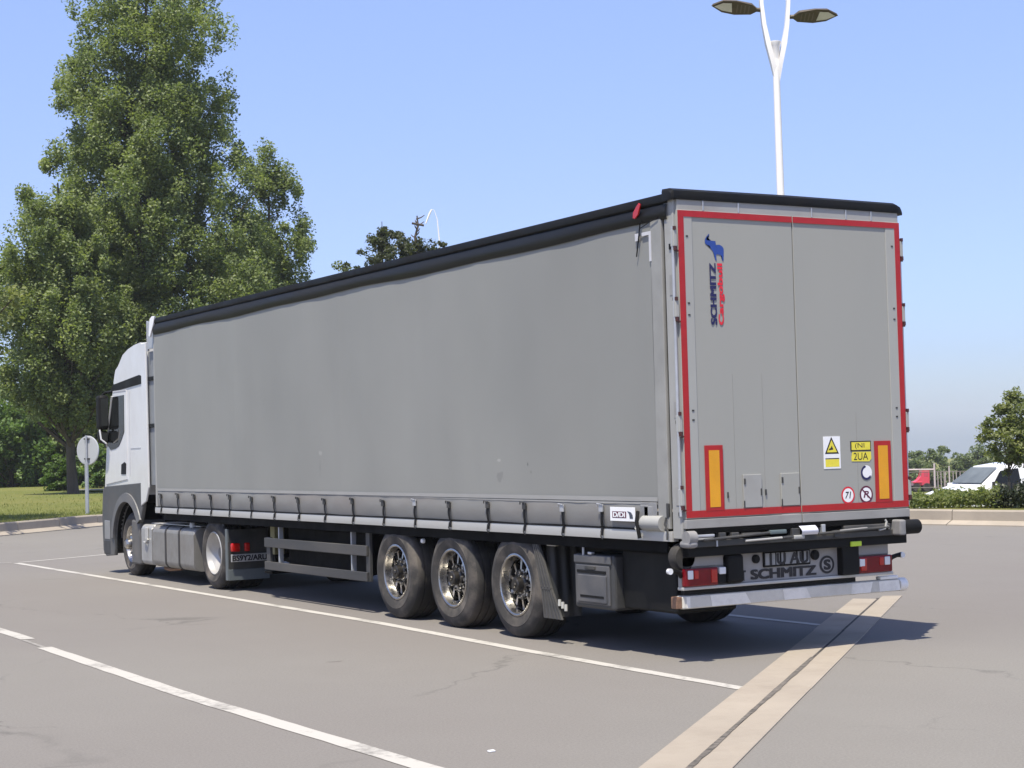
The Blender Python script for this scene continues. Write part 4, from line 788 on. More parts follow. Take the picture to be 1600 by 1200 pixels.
for sx in (-1, 1):
    def xm(a, b_): return (a, b_) if sx < 0 else (-b_, -a)
    x0, x1 = xm(-1.213, -1.19)
    m = MB(); m.prism([(15.12, 1.54), (15.10, 2.98), (15.82, 2.965), (16.05, 2.45), (16.20, 2.05), (16.26, 1.45)], 0, x0, x1, bev=0.008); dr = m.build('door', white_paint, TU)
    x0, x1 = xm(-1.220, -1.20)
    m = MB(); m.prism([(15.23, 2.30), (15.215, 2.90), (15.80, 2.89), (15.96, 2.52), (16.12, 2.10), (15.95, 2.02), (15.70, 2.04), (15.52, 2.08), (15.40, 2.16)], 0, x0, x1, bev=0.004); m.build('window', glass_dark, dr)
    x0, x1 = xm(-1.226, -1.21)
    m = MB(); m.tube([((x0+x1)/2, 15.84, 2.90), ((x0+x1)/2, 16.00, 2.52), ((x0+x1)/2, 16.16, 2.08)], 0.018, 8); m.build('window_post', alu, dr)
    m = MB(); x0, x1 = xm(-1.222, -1.205); m.prism([(15.18, 1.62), (15.16, 1.79), (15.24, 1.82), (15.40, 1.78), (15.42, 1.62)], 0, x0, x1, bev=0.006); m.build('handle', black_plastic, dr)
    m = MB(); x0, x1 = xm(-1.218, -1.205); m.box(x0, x1, 15.12, 15.80, 2.955, 2.985, 0.004); m.build('rain_gutter', pm('gutter_grey', (0.4, 0.4, 0.42), 0.5), dr)
    m = MB(); x0, x1 = xm(-1.206, -1.198); m.box(x0, x1, 14.45, 14.95, 2.03, 2.045); m.box(x0, x1, 14.98, 14.99, 1.6, 2.95); m.build('body_seam', pm('seam_grey', (0.45, 0.46, 0.48), 0.5), TU)
    # lower grey panel with wheel arch
    arc = []; cyw, czw, ra = 15.12, 0.52, 0.66
    for k in range(19):
        a = math.radians(-8+k*(158)/18); arc.append((cyw+ra*math.cos(a), czw+ra*math.sin(a)))
    x0, x1 = xm(-1.232, -1.17)
    poly = [(14.30, 1.49), (14.30, 1.13)] + [(14.45, 0.87)] + arc[::-1] + [(15.80, 0.30), (16.25, 0.27), (16.40, 0.36), (16.43, 0.9), (16.38, 1.38), (16.25, 1.42)]
    m = MB(); m.prism(poly, 0, x0, x1, bev=0.012); m.build('arch_panel', grey_plastic, TU)
    m = MB(); rr = []
    lip = []
    for k in range(25):
        a = math.radians(5+k*(146)/24); lip.append(a)
    for i in range(24):
        for (r0, r1, xa, xb) in ((0.665, 0.80, 1.262, 1.250), (0.80, 0.81, 1.250, 1.225), (0.65, 0.665, 1.10, 1.262)):
            a, b_ = lip[i], lip[i+1]
            m.quad((sx*xa, cyw+r0*math.cos(a), czw+r0*math.sin(a)), (sx*xa, cyw+r0*math.cos(b_), czw+r0*math.sin(b_)), (sx*xb, cyw+r1*math.cos(b_), czw+r1*math.sin(b_)), (sx*xb, cyw+r1*math.cos(a), czw+r1*math.sin(a)))
    m.build('arch_flare', pm('flare_grey', (0.10, 0.10, 0.10), 0.5, dirt=DUST, damt=0.25), TU)
    m = MB(); m.lathe([(0.64, sx*0.80), (0.655, sx*1.19)], c=(0, cyw, czw), n=24, ax=0, a0=math.radians(-10), a1=math.radians(160)); m.build('wheel_arch_liner', black_steel, TU)
    x0, x1 = xm(-1.238, -1.205); m = MB(); m.box(x0, x1, 16.02, 16.30, 0.55, 0.86, 0.01); m.build('step_panel', pm('step_silver', (0.3, 0.3, 0.3), 0.4, metal=0.4), TU)
    x0, x1 = xm(-1.237, -1.205); m = MB(); m.box(x0, x1, 16.0, 16.36, 0.30, 0.54, 0.02); m.build('step_panel', dark_grey_plastic, TU)
    x0, x1 = xm(-1.225, -0.80); m = MB(); m.box(x0, x1, 14.50, 14.92, 0.20, 0.90, 0.03); m.build('rear_mudguard_panel', pm('mudguard_grey', (0.085, 0.083, 0.08), 0.55, dirt=DUST, damt=0.35), TU)
    # side deflector and gap flap
    x0, x1 = xm(-1.245, -1.215); m = MB(); m.prism([(14.24, 3.66), (14.02, 3.66), (13.98, 1.42), (14.12, 1.20), (14.36, 1.13), (14.36, 1.48), (14.24, 1.52)], 0, x0, x1, bev=0.01); m.build('side_deflector', white_paint, TU)
    x0, x1 = xm(-1.19, -1.17); m = MB(); m.box(x0, x1, 13.68, 14.05, 1.45, 3.52, 0.006); gf = m.build('gap_flap', pm('blue_grey_flap', (0.19, 0.20, 0.21), 0.5), TU)
    x0, x1 = xm(-1.215, -1.16)
    for z in (3.10, 2.37): m = MB(); m.box(x0, x1, 13.66, 14.03, z-0.03, z+0.03, 0.006); m.build('flap_bracket', black_plastic, gf)
    # mirrors
    m = MB(); xa = 1.33; m.box(min(sx*1.22, sx*1.39), max(sx*1.22, sx*1.39), 15.98, 16.20, 2.36, 2.93, 0.05, seg=3); m.tube([(sx*1.18, 15.93, 2.98), (sx*1.26, 16.08, 2.97), (sx*1.32, 16.12, 2.90)], 0.022, 8); m.tube([(sx*1.20, 16.12, 2.15), (sx*1.28, 16.12, 2.20), (sx*1.32, 16.12, 2.36)], 0.022, 8)
    m.box(min(sx*1.23, sx*1.38), max(sx*1.23, sx*1.38), 16.0, 16.18, 2.14, 2.34, 0.04, seg=3); mi_ = m.build('mirror', black_plastic, TU)
    m = MB(); m.box(min(sx*1.25, sx*1.36), max(sx*1.25, sx*1.36), 15.972, 15.978, 2.42, 2.87); m.box(min(sx*1.25, sx*1.36), max(sx*1.25, sx*1.36), 15.992, 15.998, 2.17, 2.31); m.build('mirror_glass', pm('mirror_silver', (0.03, 0.032, 0.03), 0.08, var=0.1), mi_)
    m = MB(); m.tube([(sx*1.385, 15.99, 2.36), (sx*1.365, 15.985, 2.20), (sx*1.28, 15.985, 2.13)], 0.014, 8); m.build('mirror_rim', white_print, mi_)
# fuel tank: rounded section along y
def rounded(x0, x1, z0, z1, r, n=5):
    P = []
    for cx_, cz_, a0 in ((x1-r, z1-r, 0), (x0+r, z1-r, 90), (x0+r, z0+r, 180), (x1-r, z0+r, 270)):
        for k in range(n+1): a = math.radians(a0+90*k/n); P.append((cx_+r*math.cos(a), cz_+r*math.sin(a)))
    return P
for sx in (-1, 1):
    X0, X1 = (-1.225, -0.62) if sx < 0 else (0.62, 1.225)
    m = MB(); m.prism(rounded(X0, X1, 0.205, 0.835, 0.10), 1, 12.06, 13.88, bev=0.02); tk = m.build('fuel_tank', tank_mat, TU)
    for y in (12.68, 13.28): m = MB(); m.prism(rounded(X0-0.008, X1+0.008, 0.198, 0.843, 0.105), 1, y-0.03, y+0.03, bev=0.003); m.build('tank_strap', pm('tank_strap_rubber', (0.03, 0.027, 0.025), 0.6), tk)
    m = MB(); m.lathe([(0.0, 0.905), (0.045, 0.905), (0.05, 0.89), (0.05, 0.83)], c=(sx*1.10, 12.42, 0), n=16, ax=2); m.build('tank_cap', alu, tk)
    m = MB(); m.prism(rounded(X0, X1, 0.215, 0.84, 0.07), 1, 13.93, 14.42, bev=0.03); ab = m.build('additive_tank', pm('light_tank_grey', (0.36, 0.36, 0.35), 0.4, metal=0.3, dirt=s2l(110, 102, 92), damt=0.5), TU)
    xo = -1.226 if sx < 0 else 1.226
    m = MB(); m.box(min(xo, xo+sx*0.02), max(xo, xo+sx*0.02), 14.06, 14.20, 0.60, 0.80, 0.012); m.tube([(xo+sx*0.02, 14.05, 0.62), (xo+sx*0.035, 14.12, 0.56), (xo+sx*0.02, 14.24, 0.57)], 0.015, 8); m.build('tank_latch', alu, ab)
    m = MB(); m.box(min(sx*0.7, sx*1.1), max(sx*0.7, sx*1.1), 12.1, 14.3, 0.846, 0.862, 0.003); m.build('deck_plate', alu, TU)
    m = MB(); m.tube([(sx*1.0, 13.2, 0.19), (sx*1.05, 13.6, 0.16), (sx*1.02, 13.9, 0.17)], 0.03, 8); m.build('drain_pipe', pm('rusty_copper_pipe', (0.25, 0.14, 0.08), 0.5, metal=0.5), TU)
    # rear mudguard over the drive wheel and flap
    m = MB(); m.lathe([(0.56, sx*0.56), (0.575, sx*1.20), (0.55, sx*1.215)], c=(0, 11.29, 0.50), n=18, ax=0, a0=math.radians(50), a1=math.radians(135)); m.build('rear_mudguard', dark_grey_plastic, TU)
    m = MB(); m.grid(lambda u, v: (sx*(0.62+0.60*u), 10.72-0.03*math.sin(v*PI), 0.15+v*0.70), 6, 5); m.build('mud_flap', dark_grey_plastic, TU)
    m = MB(); m.box(min(sx*0.62, sx*1.22), max(sx*0.62, sx*1.22), 10.690, 10.712, 0.15, 0.30, 0.004); m.box(min(sx*1.205, sx*1.235), max(sx*1.205, sx*1.235), 10.70, 10.78, 0.15, 0.86, 0.006); m.build('flap_edge', pm('flap_teal_grey', (0.10, 0.115, 0.12), 0.5), TU)
    m = MB(); m.box(min(sx*1.07, sx*1.20), max(sx*1.07, sx*1.20), 10.62, 10.69, 0.545, 0.665, 0.02); m.build('tail_lamp', bright_red, TU); m = MB(); m.box(min(sx*0.93, sx*1.00), max(sx*0.93, sx*1.00), 10.62, 10.69, 0.545, 0.665, 0.015); m.build('tail_lamp', bright_red, TU)
m = MB(); m.box(-1.20, -0.66, 10.64, 10.66, 0.405, 0.51, 0.004); np_ = m.build('number_plate', pm('plate_white_grey', (0.34, 0.34, 0.34), 0.5), TU)
text_mesh('plate_lettering', 'BS9Y2/ARU', black_print, np_, lambda u, v: (-1.185+u, 10.6385, 0.418+v), 0.51, 0.078, fat=0.010)
m = MB(); m.box(-0.64, 0.64, 10.35, 10.55, 0.55, 0.9, 0.02); m.build('rear_crossmember', black_steel, TU)

# ------------------------------------------------------------------ vegetation
def leaf_mesh(name, pts, size, mat, up=0.35, tone=None, aspect=1.0, sharp=False):
    """many leaf-sized diamonds; pts (n,3) positions"""
    n = len(pts); nr = rng.normal(size=(n, 3)); nr[:, 2] = np.abs(nr[:, 2])+up; nr /= np.linalg.norm(nr, axis=1)[:, None]
    a = np.cross(nr, rng.normal(size=(n, 3))); a /= np.linalg.norm(a, axis=1)[:, None]; b = np.cross(nr, a)
    sz = size*rng.uniform(0.6, 1.35, n)[:, None]; a = a*sz; b = b*sz*0.55*aspect
    P = np.empty((n, 4, 3)); P[:, 0] = pts-a; P[:, 1] = pts+b-a*0.1; P[:, 2] = pts+a; P[:, 3] = pts-b-a*0.1
    P[:, 1] += nr*sz*0.12; P[:, 3] += nr*sz*0.12
    me = bpy.data.meshes.new(name); me.vertices.add(n*4); me.vertices.foreach_set('co', P.reshape(-1).astype(np.float32))
    me.loops.add(n*4); me.loops.foreach_set('vertex_index', np.arange(n*4, dtype=np.int32)); me.polygons.add(n); me.polygons.foreach_set('loop_start', np.arange(0, n*4, 4, dtype=np.int32))
    me.update(calc_edges=True)
    at = me.attributes.new('tone', 'FLOAT', 'FACE'); tv = np.clip(rng.normal(0.45, 0.25, n) if tone is None else tone+rng.normal(0, 0.16, n), 0, 1); at.data.foreach_set('value', tv.astype(np.float32))
    me.materials.append(mat); return me
def crown_points(profile, nclump, per, clump_r, cx=0.0, squash=0.75, gap=0.0, seed=0, shell=0.55, lean=0.0):
    """profile: [(z, radius)], returns leaf points and a tone per leaf"""
    zs = np.array([p[0] for p in profile]); rs = np.array([p[1] for p in profile])
    g = np.random.default_rng(seed+11); zz = np.linspace(zs[0], zs[-1], 300); rad = np.interp(zz, zs, rs); wts = rad**1.6+0.05; wts /= wts.sum()
    z = g.choice(zz, nclump, p=wts)+g.normal(0, 0.1, nclump); th = g.uniform(0, 2*PI, nclump); fr = g.random(nclump)**shell
    lob = np.array([mnoise.noise((math.cos(t)*1.6+seed, math.sin(t)*1.6, zq*0.35)) for t, zq in zip(th, z)])
    r = np.interp(z, zs, rs)*fr*(1+0.38*lob); keep = np.array([mnoise.noise((r_*math.cos(t)*0.45, r_*math.sin(t)*0.45, zq*0.45+seed)) > -0.42+gap+0.55*gap*10*max(0.0, (zq-zs[0])/(zs[-1]-zs[0])-0.55) for r_, t, zq in zip(r, th, z)])
    z, th, r = z[keep], th[keep], r[keep]; c = np.stack([r*np.cos(th)+lean*z, r*np.sin(th), z], 1); k = len(c)
    cr = clump_r*g.uniform(0.55, 1.3, k); off = g.normal(size=(k, per, 3)); off /= np.maximum(1e-6, np.linalg.norm(off, axis=2))[:, :, None]; off *= (g.random((k, per))**0.45)[:, :, None]; off[:, :, 2] *= squash
    pts = c[:, None, :]+off*cr[:, None, None]; tone = np.repeat(g.normal(0.45, 0.16, k), per); return pts.reshape(-1, 3), tone, c
def make_tree(name, label, loc, profile, nclump, per, clump_r, leaf, mat, trunk_r, trunk_top, seed, group=None, gap=0.0, limbs=14, cat='tree', shell=0.55, squash=0.75, lean=0.0, up=0.35, aspect=1.0):
    t = thing(name, label, cat, loc, 0.0, group)
    pts, tone, cl = crown_points(profile, nclump, per, clump_r, seed=seed, gap=gap, shell=shell, squash=squash, lean=lean)
    o = bpy.data.objects.new('crown', leaf_mesh('crown', pts, leaf, mat, up=up, tone=tone, aspect=aspect)); C.objects.link(o); o.parent = t
    g = random.Random(seed); m = MB(); P = []; k = 9
    for i in range(k+1): v = i/k; P.append((lean*v*trunk_top+0.12*trunk_r*4*mnoise.noise((v*3, seed, 0)), 0.12*trunk_r*4*mnoise.noise((v*3, seed, 5)), -0.3+v*(trunk_top+0.3)))
    m.tube(P, [trunk_r*(1.25 if i == 0 else 1)*(1-0.85*i/k) for i in range(k+1)], 10)
    idx = list(range(len(cl))); g.shuffle(idx)
    for i in idx[:limbs]:
        q = Vector(cl[i]); z0 = max(profile[0][0]*0.7, q.z-abs(q.xy.length)*0.9-0.5); z0 = min(z0, trunk_top*0.92); v = z0/trunk_top; b0 = Vector((lean*z0, 0, z0)); mid = b0.lerp(q, 0.5)+Vector((0, 0, -0.08*q.xy.length))
        r0 = max(0.012, trunk_r*(1-0.85*v)*0.45); m.tube([b0, mid, q], [r0, r0*0.6, r0*0.2], 5, cap=False)
    m.build('trunk', bark, t); return t
# the tall tree and its neighbours on the left
def at(D, px, py, z=None):
    v = FWD+RT*((px-800)/FPX)-UP*((py-600)/FPX); p = CAM+v*D; return Vector((p.x, p.y, ground_h(p.x, p.y)-0.05 if z is None else z))
TALL = (18.2, 73.7); 
make_tree('tall_tree', 'tallest green tree, its crown reaching above the top of the picture behind the cab', (18.9, 73.4, 0.3), [(3.5, 1.5), (6, 4.6), (9, 5.9), (12.5, 6.0), (15.5, 5.2), (18, 4.7), (21, 4.3), (24, 3.9), (26.5, 3.0), (28.5, 1.9), (30, 0.5)], 3000, 135, 0.55, 0.088, leaf_mid, 0.32, 27, 3, limbs=90, gap=0.15, squash=1.35, shell=0.6)
make_tree('broad_tree', 'broad green tree with a bare brown trunk beside the round sign', (13.65, 69.86, 0.3), [(3.0, 1.0), (4.2, 2.4), (6.5, 3.2), (9, 3.3), (12, 2.6), (14.5, 1.7), (16.2, 0.8), (17.1, 0.2)], 1000, 140, 0.50, 0.088, leaf_mid, 0.25, 15, 8, limbs=46, gap=0.15, lean=-0.035, squash=1.3)
make_tree('round_tree', 'rounded green tree rising just beyond the front of the trailer roof', (26.0, 74.6, 0.3), [(3.0, 1.2), (6, 2.1), (10, 2.3), (13.5, 2.0), (16, 1.5), (17.8, 0.7), (18.6, 0.2)], 620, 140, 0.50, 0.09, leaf_mid, 0.26, 17, 12, limbs=36, gap=0.13, squash=1.3)
make_tree('overhanging_tree', 'tree cut by the left edge, only its outer twigs in view', (-1.75, 36.1, 0.3), [(3.2, 1.0), (4.5, 3.0), (6, 4.2), (7.5, 3.9), (9.5, 3.0), (11, 1.5), (12, 0.3)], 330, 110, 0.7, 0.085, leaf_olive, 0.22, 9.5, 21, limbs=40, gap=0.05)
# wood along the far side of the lawn
spec = [(-70, 112, 8.4), (-15, 116, 7.2), (18, 110, 7.9), (48, 117, 7.0), (78, 111, 7.6), (104, 118, 6.6), (134, 112, 5.6), (164, 119, 6.4), (215, 114, 6.8)]
first = None
WOODLAB = ['dark bushy tree at the left end of the wood', 'dark tree beside the left end of the wood', 'dense dark tree at the left of the lawn edge', 'dark green tree in the gap left of the brown trunk', 'leafy dark tree just left of the brown trunk', 'dark tree directly behind the brown trunk', 'lower dark tree behind the round sign', 'dark tree between the round sign and the cab', 'dark tree hidden mostly behind the cab']
for i, (px, D, h) in enumerate(spec):
    p = at(D, px, 757)
    make_tree('woodland_tree', WOODLAB[i], p, [(0.2, 2.0), (1.5, 2.7), (h*0.5, 2.9), (h*0.75, 2.2), (h*0.93, 1.1), (h, 0.3)], 150, 110, 0.62, 0.14, leaf_dark if i % 3 else leaf_mid, 0.16, h*0.85, 40+i, group='dark trees of the wood on the left', limbs=10, shell=0.4)
make_tree('bright_shrub', 'bright green shrub left of the brown trunk', at(92, 95, 762), [(0.1, 0.7), (0.7, 1.05), (1.3, 0.8), (1.75, 0.25)], 60, 90, 0.3, 0.10, leaf_bright, 0.05, 1.2, 61, cat='shrub', limbs=8)
make_tree('dark_shrub', 'dark green shrub between the sign post and the cab', at(98, 156, 757), [(0.1, 0.6), (0.8, 0.9), (1.6, 0.8), (2.3, 0.25)], 70, 90, 0.3, 0.10, leaf_dark, 0.05, 1.6, 62, cat='shrub', limbs=8)
# tree tops showing over the trailer roof
make_tree('small_tree', 'small tree top peeping over the middle of the trailer roof', at(75, 537, 700), [(5.5, 1.6), (8.0, 1.3), (9.0, 0.75), (9.6, 0.62), (9.95, 0.3), (10.15, 0.1)], 130, 70, 0.26, 0.075, leaf_olive, 0.12, 9.6, 71, limbs=18)
make_tree('scraggly_tree', 'scraggly grey green tree top above the trailer roof, widest of the three there', at(75, 622, 700), [(8, 2.3), (9.6, 2.2), (10.4, 1.75), (11.0, 1.15), (11.4, 0.5), (11.6, 0.1)], 420, 60, 0.24, 0.075, leaf_grey, 0.15, 10.6, 74, limbs=60, gap=0.10)
make_tree('slender_conifer', 'slender pointed conifer tip among the scraggly foliage over the trailer', at(74, 605, 700), [(7, 1.0), (9.5, 0.75), (10.6, 0.48), (11.3, 0.22), (11.75, 0.04)], 120, 60, 0.20, 0.07, leaf_grey, 0.10, 11.7, 75, limbs=26, shell=0.8)
make_tree('grey_bush_tree', 'small grey bush top right of the bare snag over the trailer', at(75, 690, 700), [(8, 1.6), (9.8, 1.3), (10.6, 0.85), (11.05, 0.3)], 110, 60, 0.26, 0.07, leaf_grey, 0.10, 10.6, 76, limbs=20, gap=0.1)
sn = thing('dead_snag', 'bare brown snag with short stubs sticking up over the trailer roof', 'tree', at(75, 661, 700))
m = MB(); g = random.Random(5); m.tube([(0, 0, -0.3), (0.05, 0, 6), (-0.02, 0.03, 10.2), (-0.14, 0, 11.1), (0.02, 0, 11.6), (-0.02, 0, 12.05)], [0.14, 0.10, 0.06, 0.06, 0.05, 0.03], 8); m.build('trunk', bark, sn)
m = MB()
for k in range(16):
    z = 9.8+k*0.14; a = g.uniform(0, 6.28); l_ = g.uniform(0.18, 0.42); r = Vector((math.cos(a), math.sin(a), 0.35)); b0 = Vector((-0.06, 0, z)); m.tube([b0, b0+r*l_*0.6, b0+r*l_+Vector((0, 0, 0.05))], [0.035, 0.028, 0.018], 6)
m.tube([(-0.24, 0.08, 11.72), (0.26, -0.1, 11.62)], 0.05, 6); m.build('branch_stubs', bark, sn)
# right hand side
rtp = at(43, 1574, 797)
make_tree('young_tree', 'young small tree at the right edge behind the kerb', (rtp.x, rtp.y, ground_h(rtp.x, rtp.y)), [(1.25, 0.25), (1.5, 0.55), (1.8, 0.78), (2.1, 0.80), (2.45, 0.55), (2.7, 0.35), (2.9, 0.10)], 120, 55, 0.19, 0.050, leaf_olive, 0.040, 2.6, 81, limbs=30, lean=0.10, gap=0.10)
rt2 = at(43.6, 1640, 797)
make_tree('young_tree', 'second young tree half cut off by the right edge', (rt2.x, rt2.y, ground_h(rt2.x, rt2.y)), [(0.9, 0.4), (1.3, 0.8), (1.9, 1.05), (2.6, 0.9), (3.1, 0.5), (3.4, 0.1)], 190, 60, 0.20, 0.048, leaf_olive, 0.05, 3.0, 82, limbs=24)
FARLAB = 'small rounded tree in the hazy far tree line'
k = 0
for px, D, h, rr in ((1395, 198, 5.3, 3.2), (1430, 204, 5.2, 2.8), (1455, 199, 4.9, 2.6), (1480, 206, 5.5, 3.0), (1508, 200, 4.7, 2.4), (1532, 205, 5.4, 2.6), (1556, 198, 5.2, 2.6), (1585, 204, 5.6, 3.0), (1620, 200, 5.5, 3.2)):
    lab = {1395: 'far tree at the trailer end of the distant tree line, mostly covered by the trailer', 1620: 'far tree at the right end of the distant tree line', 1430: 'far tree nearest the trailer in the distant tree line', 1455: 'far tree second from the trailer in the distant tree line', 1480: 'rounded taller far tree above the fence posts', 1508: 'lowest far tree at the dip of the tree line', 1532: 'far tree directly above the van windscreen', 1556: 'far tree above the white van roof', 1585: 'far tree behind the young tree'}.get(px, FARLAB)
    make_tree('far_tree', lab, at(D, px, 720), [(0.1, rr*0.9), (h*0.35, rr), (h*0.7, rr*0.8), (h*0.92, rr*0.4), (h, 0.2)], 80, 60, 0.65, 0.20, leaf_far, 0.14, h*0.8, 100+k, group='far tree line on the right', limbs=4, shell=0.35); k += 1
# weedy hedge along the right kerb
def band_points(px0, px1, D0, D1, h0, h1, n, seed):
    g = np.random.default_rng(seed); out = []
    for _ in range(n):
        px = g.uniform(px0, px1); D = g.uniform(D0, D1)+np.interp(px, (1330, 1425, 1600, 1720), (1.2, 0, -1.75, -2.9)); p = at(D, px, 780); hh = (h0+(h1-h0)*(px-px0)/(px1-px0))*(0.75+0.45*mnoise.noise((px*0.07, D*0.7, seed)))*(1 if g.random() < 0.85 else 1.2)
        out.append((p.x, p.y, ground_h(p.x, p.y)+0.02+hh*g.random()**0.7))
    return np.array(out)
hd = thing('weedy_hedge', 'low yellow green weedy hedge along the right kerb', 'hedge', at(40, 1490, 790))
pts = band_points(1330, 1565, 38.35, 40.2, 0.30, 0.46, 9000, 3); pts -= np.array(hd.location)
o = bpy.data.objects.new('foliage', leaf_mesh('foliage', pts, 0.050, weed_mat, up=0.1, aspect=0.8)); C.objects.link(o); o.parent = hd
hd2 = thing('dark_hedge', 'leafy hedge at the right edge below the young tree, its shade painted dark', 'hedge', at(40.5, 1600, 790))
pts = band_points(1552, 1720, 38.4, 40.2, 0.46, 0.60, 6500, 4); pts -= np.array(hd2.location)
o = bpy.data.objects.new('foliage', leaf_mesh('foliage', pts, 0.050, leaf_shaded, up=0.1)); C.objects.link(o); o.parent = hd2
# dark slatted screen
fs = thing('slat_screen', 'dark upright slat screen in front of the white van', 'fence', at(42.2, 1575, 790))
fo = Vector(fs.location); dirr = (at(42.2, 1650, 790)-at(42.2, 1554, 790)); Lf = dirr.length; dirr.normalize(); st0 = at(42.2, 1554, 790)
for k in range(13):
    p = st0+dirr*(k*0.125)-fo; m = MB(); m.box(-0.04, 0.04, -0.01, 0.01, 0.0, 0.66+random.uniform(-0.03, 0.03), 0.002, seg=1); o = m.build('slat', dark_wood, fs); o.location = p; o.rotation_euler = (0, 0, math.atan2(dirr.y, dirr.x)+random.uniform(-0.1, 0.1))
# pale field fence with rail and posts
ff = thing('field_fence', 'pale post and rail fence beyond the hedge, left of the white van', 'fence', at(60, 1460, 780))
fo = Vector(ff.location)
def fp_(px, py): return at(60, px, py, None)
a0 = CAM+(FWD+RT*((1405-800)/FPX)-UP*((735-600)/FPX))*60; a1 = CAM+(FWD+RT*((1545-800)/FPX)-UP*((735-600)/FPX))*60
zr_ = 0.77
m = MB(); m.tube([(a0.x-fo.x, a0.y-fo.y, zr_+0.02-fo.z), ((a0.lerp(a1, 0.4)).x-fo.x, (a0.lerp(a1, 0.4)).y-fo.y, zr_-fo.z)], 0.030, 6); m.build('top_rail', fence_post, ff)
m = MB(); m.tube([(a0.x-fo.x, a0.y-fo.y, zr_-0.07-fo.z), (a1.x-fo.x, a1.y-fo.y, zr_-0.10-fo.z)], 0.014, 6); m.build('rail', pm('dull_rail', (0.16, 0.14, 0.13), 0.7), ff)
m = MB(); m.tube([(a0.x-fo.x, a0.y-fo.y, zr_-0.62-fo.z), (a1.x-fo.x, a1.y-fo.y, zr_-0.65-fo.z)], 0.016, 6); m.build('rail', pm('dull_rail', (0.16, 0.14, 0.13), 0.7), ff)
for px, tz, r_ in ((1412, 0.80, 0.02), (1460, 0.99, 0.035), (1483, 0.88, 0.026)):
    p = at(60, px, 735, -1.5); m = MB(); m.cyl((p.x-fo.x, p.y-fo.y, -1.6-fo.z), (p.x-fo.x, p.y-fo.y, tz-fo.z), r_, n=8); m.build('post', fence_post, ff)
for px in (1465, 1470, 1475, 1477, 1489, 1494, 1500, 1506, 1512, 1520):
    p = at(60, px, 735, -1.5); m = MB(); m.cyl((p.x-fo.x, p.y-fo.y, -1.6-fo.z), (p.x-fo.x, p.y-fo.y, 0.68-fo.z), 0.013, n=6); m.build('picket', fence_post, ff)
# grass blades near the front of the lawn
g = np.random.default_rng(9); nb = 60000; ss = g.uniform(70, 122, nb); oo = 0.45+g.random(nb)**1.8*34; P = np.empty((nb, 3, 3))
for i in range(nb):
    p, nn = along(ss[i]); x, y = p.x+nn.x*oo[i], p.y+nn.y*oo[i]; z = ground_h(x, y)+(0 if oo[i] < 1 else 0.05*mnoise.noise((x*0.15, y*0.15, 0)))-0.01; h = g.uniform(0.04, 0.11); a = g.uniform(0, 6.28); wv = 0.010+0.0006*oo[i]
    P[i] = ((x-wv*math.cos(a), y-wv*math.sin(a), z), (x+wv*math.cos(a), y+wv*math.sin(a), z), (x+g.normal(0, 0.03), y+g.normal(0, 0.03), z+h))
me = bpy.data.meshes.new('grass'); me.vertices.add(nb*3); me.vertices.foreach_set('co', P.reshape(-1).astype(np.float32)); me.loops.add(nb*3); me.loops.foreach_set('vertex_index', np.arange(nb*3, dtype=np.int32)); me.polygons.add(nb); me.polygons.foreach_set('loop_start', np.arange(0, nb*3, 3, dtype=np.int32)); me.update(calc_edges=True)
atn = me.attributes.new('tone', 'FLOAT', 'FACE'); atn.data.foreach_set('value', g.random(nb).astype(np.float32)); me.materials.append(blade_mat)
o = bpy.data.objects.new('grass', me); C.objects.link(o); o['kind'] = 'stuff'
# pale footpath across the lawn behind the sign
m = MB(); P = [at(84, -60, 760), at(86, 60, 760), at(88, 130, 760), at(90, 260, 760), at(93, 260, 760), at(91, 130, 760), at(89, 60, 760), at(87, -60, 760)]
P = [at(86, 118, 760), at(86, 300, 760), at(89, 300, 760), at(89, 122, 760)]
m.poly([(p.x, p.y, ground_h(p.x, p.y)+0.10) for p in P]); struct(m.build('footpath', pm('pale_path', (0.40, 0.34, 0.26), 0.9, var=0.1), smooth=0))

# ------------------------------------------------------------------ street furniture
def pix(D, px, py): return CAM+(FWD+RT*((px-800)/FPX)-UP*((py-600)/FPX))*D
lp = pix(40, 1220, 300); LX, LY = lp.x, lp.y
SL = thing('street_lamp', 'tall white street lamp with a forked top and two brown heads', 'street lamp', (LX, LY, 0.28))
m = MB(); m.tube([(0, 0, -0.28), (0, 0, 0.5), (0, 0, 6), (-0.02, 0, 10.6)], [0.13, 0.125, 0.095, 0.078], 20); m.lathe([(0.22, -0.1), (0.22, 0.03), (0.14, 0.05)], n=20, ax=2); m.build('pole', lamp_white, SL)
hr = Vector((0.862, -0.507, 0))                                      # the fork lies in this plane
m = MB(); m.lathe([(0.075, 10.55), (0.105, 10.9), (0.135, 10.97), (0.135, 11.0), (0.0, 11.02)], c=(-0.02, 0, 0), n=20, ax=2); m.build('pole_cap', lamp_white, SL)
